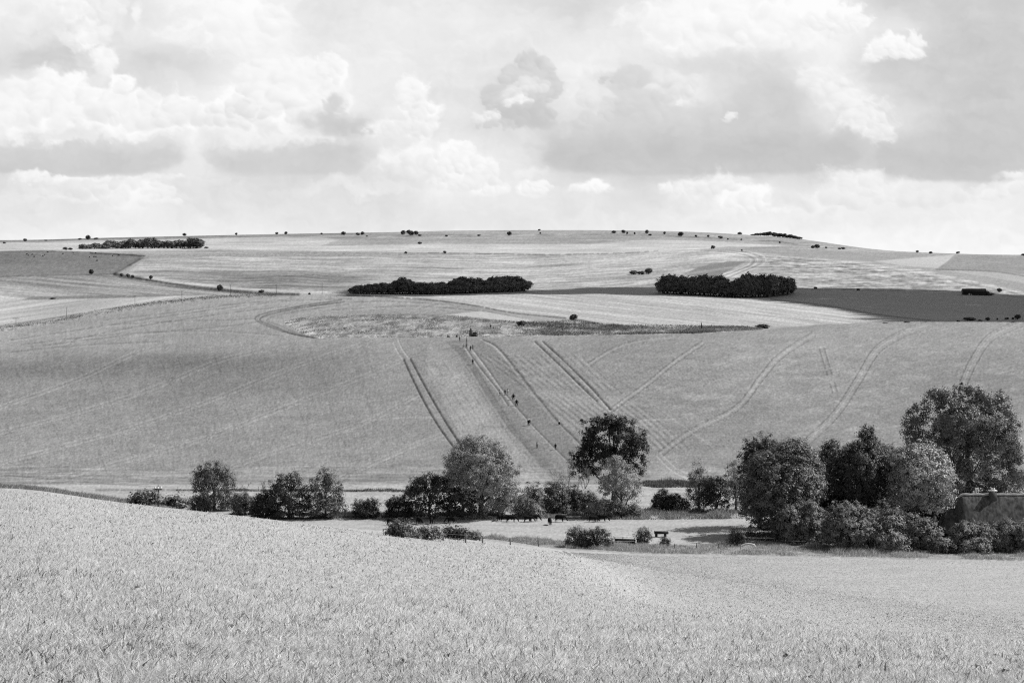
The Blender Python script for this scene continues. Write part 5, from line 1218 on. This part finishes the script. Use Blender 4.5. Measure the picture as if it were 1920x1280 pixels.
# ------------------------------------------------------------------ things in the pasture
def trough_white():
    p = hit(1172, 1021); s = p[1] / F; root = empty('feed_trough', p); tag(root, 'long cattle feeder with white top rails at the right of the bramble clump', 'feed trough')
    L = 4.2; h = 1.65
    g = Geo(); g.tube([(-L / 2, 0, h), (L / 2, .1, h - .1)], [.06, .06], 6); g.build('top_rail', WHITE, root)
    g = Geo(); g.tube([(-L / 2 - .25, -.5, h - .45), (-L / 2, -.45, h - .3), (L / 2 - .1, -.45, h - .4), (L / 2 + .1, -.45, h - .65), (L / 2 + .1, -.45, -.1)], [.07] * 5, 6); g.build('front_rail', WHITE, root)
    g = Geo(); g.box(0, 0, h - .62, L - .3, .9, .35); g.box(0, 0, .45, L - .4, .7, .5); g.build('tray', DARKW, root)
    for x in (-L / 2 + .1, -.4, L / 2 - .2):
        for y in (-.4, .4):
            q = Geo(); q.box(x, y, h / 2 - .1, .12, .1, h); q.build('leg', DARKW, root)
def trough_dark():
    p = hit(1240, 1006); root = empty('water_trough', p); tag(root, 'dark rectangular trough raised on block legs alone in the pasture', 'water trough')
    g = Geo(); L = 2.75
    g.box(0, 0, .68, L, .9, .12); g.box(0, -.42, .9, L, .08, .45); g.box(0, .42, .9, L, .08, .45); g.box(-L / 2, 0, .93, .12, .95, .55); g.box(L / 2, 0, .9, .1, .95, .45); g.build('tank', DARKW, root)
    for x in (-L / 2 + .35, L / 2 - .6):
        for y in (-.28, .28):
            q = Geo(); q.box(x, y, .3, .5, .25, .66, 0, 0, .9); q.build('leg', DARKW, root)
trough_white(); trough_dark()
def hoop():
    p = hit(1402, 1031); root = Geo(); s = p[1] / F
    pts = [((x - 1402) * s, 0, (1031 - y) * s + .1) for x, y in ((1389.5,1024),(1393,1021.5),(1398,1020),(1403,1019.5),(1409,1020),(1414,1021.3),(1417,1026))]
    root.tube(pts, [.11] * 7, 6); o = root.build('white_pipe', WHITE, None, loc=p, smooth_=True); tag(o, 'curved white pipe arching over the verge grass in front of the rail fence', 'pipe')
hoop()
def post_cap():
    p = hit(1536, 1016); root = empty('bird_table', p); tag(root, 'dark post with a small white gabled top among the shrubs', 'bird table')
    g = Geo(); g.box(0, 0, .8, .16, .16, 1.8); g.box(0, 0, 1.62, 1.1, .8, .2); g.build('stand', DARKW, root)
    V = [(-.62,-.5,1.72),(.62,-.5,1.72),(.62,.5,1.72),(-.62,.5,1.72),(-.4,0,2.05),(.4,0,2.05)]
    np_mesh('roof', np.array(V), [np.array([(0,1,5,4),(2,3,4,5),(3,2,1,0)]), np.array([(1,2,5),(3,0,4)])], WHITE, root)
post_cap()
o = Geo(); p = hit(1315, 618); o.tube([(0, 0, -.3), (.1, 0, 1.8), (0, 0, 3.0)], [.32, .25, .16], 7); q = o.build('tree_stump', simple_mat('dead_wood', .06, .9), None, loc=p); tag(q, 'dark upright dead stump sticking up from the rough bank', 'dead stump')

# ------------------------------------------------------------------ cattle
def skin_mesh(name, nodes, edges, mats, sub=1, faces_mat=None):
    me = bpy.data.meshes.new(name); me.from_pydata([n[:3] for n in nodes], edges, []); me.update()
    ob = bpy.data.objects.new(name, me); COL.objects.link(ob)
    m = ob.modifiers.new('s', 'SKIN'); m.use_smooth_shade = True
    for i, n in enumerate(nodes):
        sv = me.skin_vertices[0].data[i]; sv.radius = (n[3], n[4] if len(n) > 4 else n[3]); sv.use_root = (i == 0)
    if sub: s_ = ob.modifiers.new('u', 'SUBSURF'); s_.levels = sub; s_.render_levels = sub
    dg = bpy.context.evaluated_depsgraph_get(); ev = ob.evaluated_get(dg); out = bpy.data.meshes.new_from_object(ev)
    bpy.data.objects.remove(ob); bpy.data.meshes.remove(me)
    out.name = name
    out.materials.clear()
    for m_ in mats: out.materials.append(m_)
    if faces_mat:
        for f in out.polygons: f.material_index = faces_mat(f.center)
    return out
HIDE = simple_mat('black_hide', .012, .85, .08, nscale=3, namp=.4); WHITEHIDE = simple_mat('white_patch', .5, .8, .1)
def cow_mesh(name, graze=True, side=0.0):
    if graze: head = [(.98, side * .1, 1.08, .20), (1.22, side * .25, .78, .15), (1.42, side * .35, .42, .13), (1.56, side * .4, .20, .10)]
    else: head = [(.98, 0, 1.22, .20), (1.18, side * .2, 1.42, .15), (1.38, side * .35, 1.50, .14), (1.62, side * .45, 1.38, .09)]
    N = [(0, 0, .97, .36, .43), (-.42, 0, 1.0, .36, .41), (-.80, 0, 1.06, .28, .30), (.42, 0, .97, .34, .43), (.74, 0, 1.08, .24, .28)] + head
    E = [(0, 1), (1, 2), (0, 3), (3, 4), (4, 5), (5, 6), (6, 7), (7, 8)]
    def leg(att, pts):
        k = att
        for q in pts: N.append(q); E.append((k, len(N) - 1)); k = len(N) - 1
    for y, dx in ((-.2, .06), (.2, -.08)):
        leg(3, [(.62 + dx, y, .72, .13), (.60 + dx, y, .38, .075), (.63 + dx, y, .06, .06)])
        leg(1, [(-.66 - dx, y, .78, .17), (-.58 - dx, y, .52, .11), (-.76 - dx, y, .36, .07), (-.72 - dx, y, .06, .06)])
    return skin_mesh(name, N, E, [HIDE], 1)
def cow_extras(root, me_tail, me_ear, graze, side):
    for m_, nm_ in ((me_tail, 'tail'), (me_ear, 'ears')):
        o = bpy.data.objects.new(nm_, m_); COL.objects.link(o); o.parent = root
def small_tail():
    g = Geo(); g.tube([(-.98, 0, 1.18), (-1.12, 0, .95), (-1.12, 0, .6), (-1.10, 0, .4)], [.035, .03, .03, .06], 5); o = g.build('tail', HIDE); me = o.data; bpy.data.objects.remove(o); return me
def ears(graze, side):
    g = Geo(); b = (1.24, side * .25, .86) if graze else (1.2, side * .2, 1.55)
    for s_ in (-1, 1): g.tube([b, (b[0] - .02, b[1] + s_ * .18, b[2] + .02), (b[0], b[1] + s_ * .30, b[2] - .02)], [.04, .055, .01], 5)
    o = g.build('ears', HIDE); me = o.data; bpy.data.objects.remove(o); return me
CM = [(cow_mesh('cow', True, .3), ears(True, .3)), (cow_mesh('cow', True, -.6), ears(True, -.6)), (cow_mesh('cow', False, .3), ears(False, .3))]
TM = small_tail()
COWS = [(733,979.5,0,0,'leftmost black cow, grazing behind the spiky grey bush'),(752,979,10,1,'second black cow from the left, grazing beside the leftmost'),(786,977.5,-60,0,'black cow grazing nose towards the viewer, third from the left'),(809,976.5,-85,1,'black cow seen end-on, grazing below the round dark tree'),(846,976,165,0,'black cow grazing with its head to the left under the great willow'),
 (936,972,-100,2,'black cow with head up seen end-on, left of the middle herd'),(946,973.5,15,0,'black cow half hidden in the weeds in the middle herd'),(958,975.5,-12,0,'black cow grazing to the right, frontmost of the middle herd left of the pair'),(990,975,0,0,'black cow grazing to the right, near one of the overlapping pair'),(1000,973.5,8,1,'black cow mostly hidden behind its neighbour in the overlapping pair'),
 (1031,980,-80,1,'black cow nearest the viewer, seen end-on alone in the pasture'),(1049,974.5,-8,0,'black cow grazing with a raised rump, right of the end-on cow'),(1111,975,5,0,'black cow with pale back light in the right pair'),(1128,974,-6,1,'rightmost black cow, with a pale edge to its shoulder, in the right pair')]
for i, (px, row, rz, k, l) in enumerate(COWS):
    p = hit(px, row + (5.0 if i < 5 else 3.4)); root = bpy.data.objects.new('cow', CM[k][0]); COL.objects.link(root); root.location = p; root.rotation_euler = (0, 0, math.radians(rz)); sc_ = 1.08 + .06 * math.sin(i * 3); root.scale = (sc_,) * 3
    tag(root, l, 'cow', 'black cattle grazing in the valley pasture'); cow_extras(root, TM, CM[k][1], True, 0)
FC = [(50,477.5),(53,479.5),(61,478),(64,482),(77.5,480.3),(80,481.5),(84,478.5),(89,473.5),(118,476.5),(168,483),(176,482.3),(180,482.3),(182,489.5),(179,475),(211,480.5),(223,479.5),(137,474.5)]
WH = bpy.data.meshes.new('x') if False else CM[0][0].copy(); WH.materials.clear(); WH.materials.append(WHITEHIDE)
for i, (px, row) in enumerate(FC):
    p = hit(px, row + .4); me_ = WH if i == 4 else CM[i % 2][0]; o = bpy.data.objects.new('cow', me_); COL.objects.link(o); o.location = p; o.rotation_euler = (0, 0, i * 1.9); o.scale = (1.25,) * 3
    tag(o, 'white cow, the only pale one, in the dark hill pasture at the left' if i == 4 else 'tiny dark cow far off in the dark hill pasture at the left', 'cow', 'cattle in the dark hill pasture')

# ------------------------------------------------------------------ people
SKINM = simple_mat('skin', .35, .6, .3); HAIR = simple_mat('hair', .04, .7, .3); DK = simple_mat('dark_cloth', .015, .9, .1); MD = simple_mat('grey_cloth', .12, .9, .1); WT = simple_mat('white_cloth', .75, .9, .1); PL = simple_mat('pale_cloth', .45, .9, .1)
def body(pose):
    """standing, walking away, crouching or sitting figure, 1.75 m tall, facing -Y"""
    hip = {'walk': .92, 'stand': .93, 'crouch': .42, 'sit': .12}[pose]; f = .0 if pose in ('walk', 'stand') else -.22
    N = [(0, 0, hip, .15, .12), (0, f * .3, hip + .22, .15, .11), (0, f * .7, hip + .42, .18, .12), (0, f * .9, hip + .56, .07), (0, f, hip + .68, .095, .1), (0, f, hip + .79, .09, .1)]
    E = [(0, 1), (1, 2), (2, 3), (3, 4), (4, 5)]
    def ch(a, P):
        k = a
        for q in P: N.append(q); E.append((k, len(N) - 1)); k = len(N) - 1
    for s in (-1, 1):
        sw = .22 * s if pose == 'walk' else .02
        if pose in ('walk', 'stand'):
            ch(0, [(s * .10, 0, hip - .1, .095), (s * .11, -sw * .5, hip - .46, .07), (s * .11, sw * .25 - .02, .10, .05), (s * .12, sw * .25 - .16, .05, .045)])
            ch(2, [(s * .20, f * .6, hip + .46, .065), (s * .27, sw * .4, hip + .2, .05), (s * .29, sw * .8 - .08, hip - .04, .038), (s * .28, sw * .8 - .12, hip - .14, .04)])
        else:
            ky = -.42; kz = .50 if pose == 'crouch' else .45
            ch(0, [(s * .12, -.05, hip, .095), (s * .16, ky, kz, .07), (s * .15, ky + .12 if pose == 'crouch' else ky - .25, .10, .05), (s * .15, ky - .02 if pose == 'crouch' else ky - .38, .05, .045)])
            ch(2, [(s * .20, f * .7, hip + .46, .065), (s * .25, f - .15, hip + .25, .05), (s * .14, ky, kz + .08, .04), (s * .10, ky - .08, kz + .08, .04)])
    return N, E, hip
def person_mesh(pose, shirt, trous, hat=None):
    N, E, hip = body(pose)
    def fm(c):
        if c.z > hip + .60: return 0
        if c.z > hip + .02 and not (pose in ('crouch', 'sit') and c.y < -.3): return 1
        if pose in ('walk', 'stand') and abs(c.x) > .24 and c.z > .7: return 0 if c.z < hip - .06 else 1
        return 2 if c.z > .09 else 3
    me = skin_mesh('person', N, E, [SKINM, shirt, trous, DK], 1, fm)
    # face: nose and brow pulled forward
    for v in me.vertices:
        if v.co.z > hip + .66 and v.co.z < hip + .76 and v.co.y < -.07 and abs(v.co.x) < .03: v.co.y -= .03
    return me, hip
def hair_mesh(hip, f, mat, hat=False):
    bm = bmesh.new(); bmesh.ops.create_uvsphere(bm, u_segments=10, v_segments=8, radius=.125)
    for v in bm.verts:
        v.co.z = v.co.z * 1.0 + hip + .79; v.co.y = v.co.y * 1.05 + f + .03
        if v.co.z < hip + .74 and v.co.y < f: v.co.z = hip + .80; v.co.y += .05
        if hat and v.co.z < hip + .80: v.co.x *= 1.8; v.co.y = f + (v.co.y - f) * 1.8; v.co.z = hip + .79
    me = bpy.data.meshes.new('hair'); bm.to_mesh(me); bm.free(); me.materials.append(mat); return me
def pack_mesh(hip, mat):
    g = Geo(); g.box(0, .2, hip + .33, .32, .22, .5, 0, 0, .8); o = g.build('rucksack', mat); me = o.data; bpy.data.objects.remove(o); return me
PEO = [(838,632.3,'sit',DK,DK,90,'person in dark clothes sitting left of the pair at the top of the footpath'),(842.5,632.6,'sit',DK,MD,-60,'person in dark clothes sitting right of the pair at the top of the footpath'),(855.5,632,'sit',DK,DK,40,'person in black sitting alone with legs stretched along the track'),
 (862,640.3,'walk',WT,MD,10,'person in white nearest the seated ones at the top of the path'),(869,652,'crouch',WT,DK,0,'person in white top and black shorts, left of the climbing group'),(875,642,'stand',WT,MD,0,'pale-topped person, the farther one on the path beside the white-topped walker'),(875,651.5,'walk',PL,DK,0,'person with pale shirt and dark shorts, the nearer one beside the path'),
 (882,658,'stand',DK,DK,0,'person all in black walking next to a pale companion near the top'),(886.5,655.5,'walk',PL,MD,0,'pale-clothed companion just right of the person in black'),(886.5,683,'walk',DK,DK,20,'lone black-clad walker below the upper group'),
 (937,741,'walk',WT,MD,0,'person in white, left of the middle group on the path'),(947,740.5,'stand',MD,DK,0,'dark-haired person in grey in the middle of the middle group'),(952,740,'walk',WT,PL,0,'person in white, right of the middle group on the path'),(962.5,749.5,'stand',DK,DK,0,'slim person in black between the middle group and the stout one'),(968.5,760.5,'stand',DK,DK,0,'stout person in a wide black coat on the path'),
 (990.5,798,'stand',DK,DK,0,'dark-clothed person walking close beside a pale-hatted companion'),(993,797,'walk',MD,DK,10,'grey-clothed companion in a pale hat on the lower path'),(1048.5,795.5,'sit',DK,DK,0,'person crouched under a white sun hat by the right-hand crop line'),(1007,840,'walk',PL,DK,0,'person with a pale top half, left one of the lowest two'),(1041.5,843.5,'stand',DK,DK,0,'black-clad person, right one of the lowest two on the path'),
 (920,616,'stand',DK,DK,0,'person standing in black on the bank above the standing stone'),(924.5,616.5,'crouch',PL,DK,50,'person bending forward beside the one in black on the bank'),(938,614.5,'crouch',WT,MD,0,'person in white stooping alone on the bank')]
HATS = {'stout': 0}
for i, (px, row, pose, a, b, rz, l) in enumerate(PEO):
    p = hit(px, row); me, hip = person_mesh(pose, a, b); o = bpy.data.objects.new('person', me); COL.objects.link(o); o.location = p - np.array([0, 0, .02]); o.rotation_euler = (0, 0, math.radians(rz + (180 if i % 3 == 0 and pose == 'walk' else 0)))
    w = 1.9 if 'stout' in l else 1.15; o.scale = (w, 1.2 if 'stout' in l else 1.0, 1.06); tag(o, l, 'person', 'walkers on the hillside footpath')
    hat = 'hat' in l; f = 0 if pose in ('walk', 'stand') else -.22
    h = bpy.data.objects.new('sun_hat' if hat else 'hair', hair_mesh(hip, f, WT if hat else HAIR, hat)); COL.objects.link(h); h.parent = o
    if pose in ('walk', 'stand') and i % 2:
        k = bpy.data.objects.new('rucksack', pack_mesh(hip, DK if i % 4 == 1 else MD)); COL.objects.link(k); k.parent = o

# ------------------------------------------------------------------ unseen cloud, outline shaped to its shadow on the woods and the dark field
def cloud():
    s = Vector((math.sin(SUN_AZ) * math.cos(SUN_EL), math.cos(SUN_AZ) * math.cos(SUN_EL), math.sin(SUN_EL)))
    A = [np.array(hit(a, b))[:2] for a, b in [(650,556),(985,550.5),(1120,550.5),(1240,554),(1330,557),(1400,560),(1450,563),(1530,572),(1610,585),(1690,601),(1800,603),(1960,604)]]
    B = [np.array(hit(a, b))[:2] for a, b in [(1960,556),(1800,545.5),(1600,541),(1490,541),(1240,539),(1100,540),(985,545)]] + [at_depth(840, 1680)[:2], at_depth(640, 1660)[:2]]
    poly_ = np.array(A + B); x0, y0 = poly_.min(0); x1, y1 = poly_.max(0)
    r = np.random.default_rng(12); bm = bmesh.new(); h = 760.0; up = Vector(s) * (h / s.z); n = 0
    def inside(p):
        c = False
        for k in range(len(poly_)):
            a = poly_[k]; b = poly_[(k + 1) % len(poly_)]
            if (a[1] > p[1]) != (b[1] > p[1]) and p[0] < (b[0] - a[0]) * (p[1] - a[1]) / (b[1] - a[1]) + a[0]: c = not c
        return c
    gx = np.arange(x0, x1, 11.0); gy = np.arange(y0, y1, 13.0)
    for x in gx:
        for y in gy:
            q = np.array([x, y]) + r.uniform(-4, 4, 2)
            if not inside(q): continue
            rr = r.uniform(9, 15); m = Matrix.Translation(Vector((q[0], q[1], -25)) + up + Vector((0, 0, r.uniform(-5, 5)))) @ Matrix.Diagonal((rr, rr * 1.15, rr * .55, 1))
            bmesh.ops.create_icosphere(bm, subdivisions=1, radius=1, matrix=m); n += 1
    me = bpy.data.meshes.new('cloud'); bm.to_mesh(me); bm.free()
    for f in me.polygons: f.use_smooth = True
    me.materials.append(simple_mat('cloud_white', .85, 1, 0)); o = bpy.data.objects.new('cloud', me); COL.objects.link(o); tag(o, 'unseen flat grey-white cloud shaped to its shadow on the ground', 'cloud', kind='stuff'); print('puffs', n)
cloud()
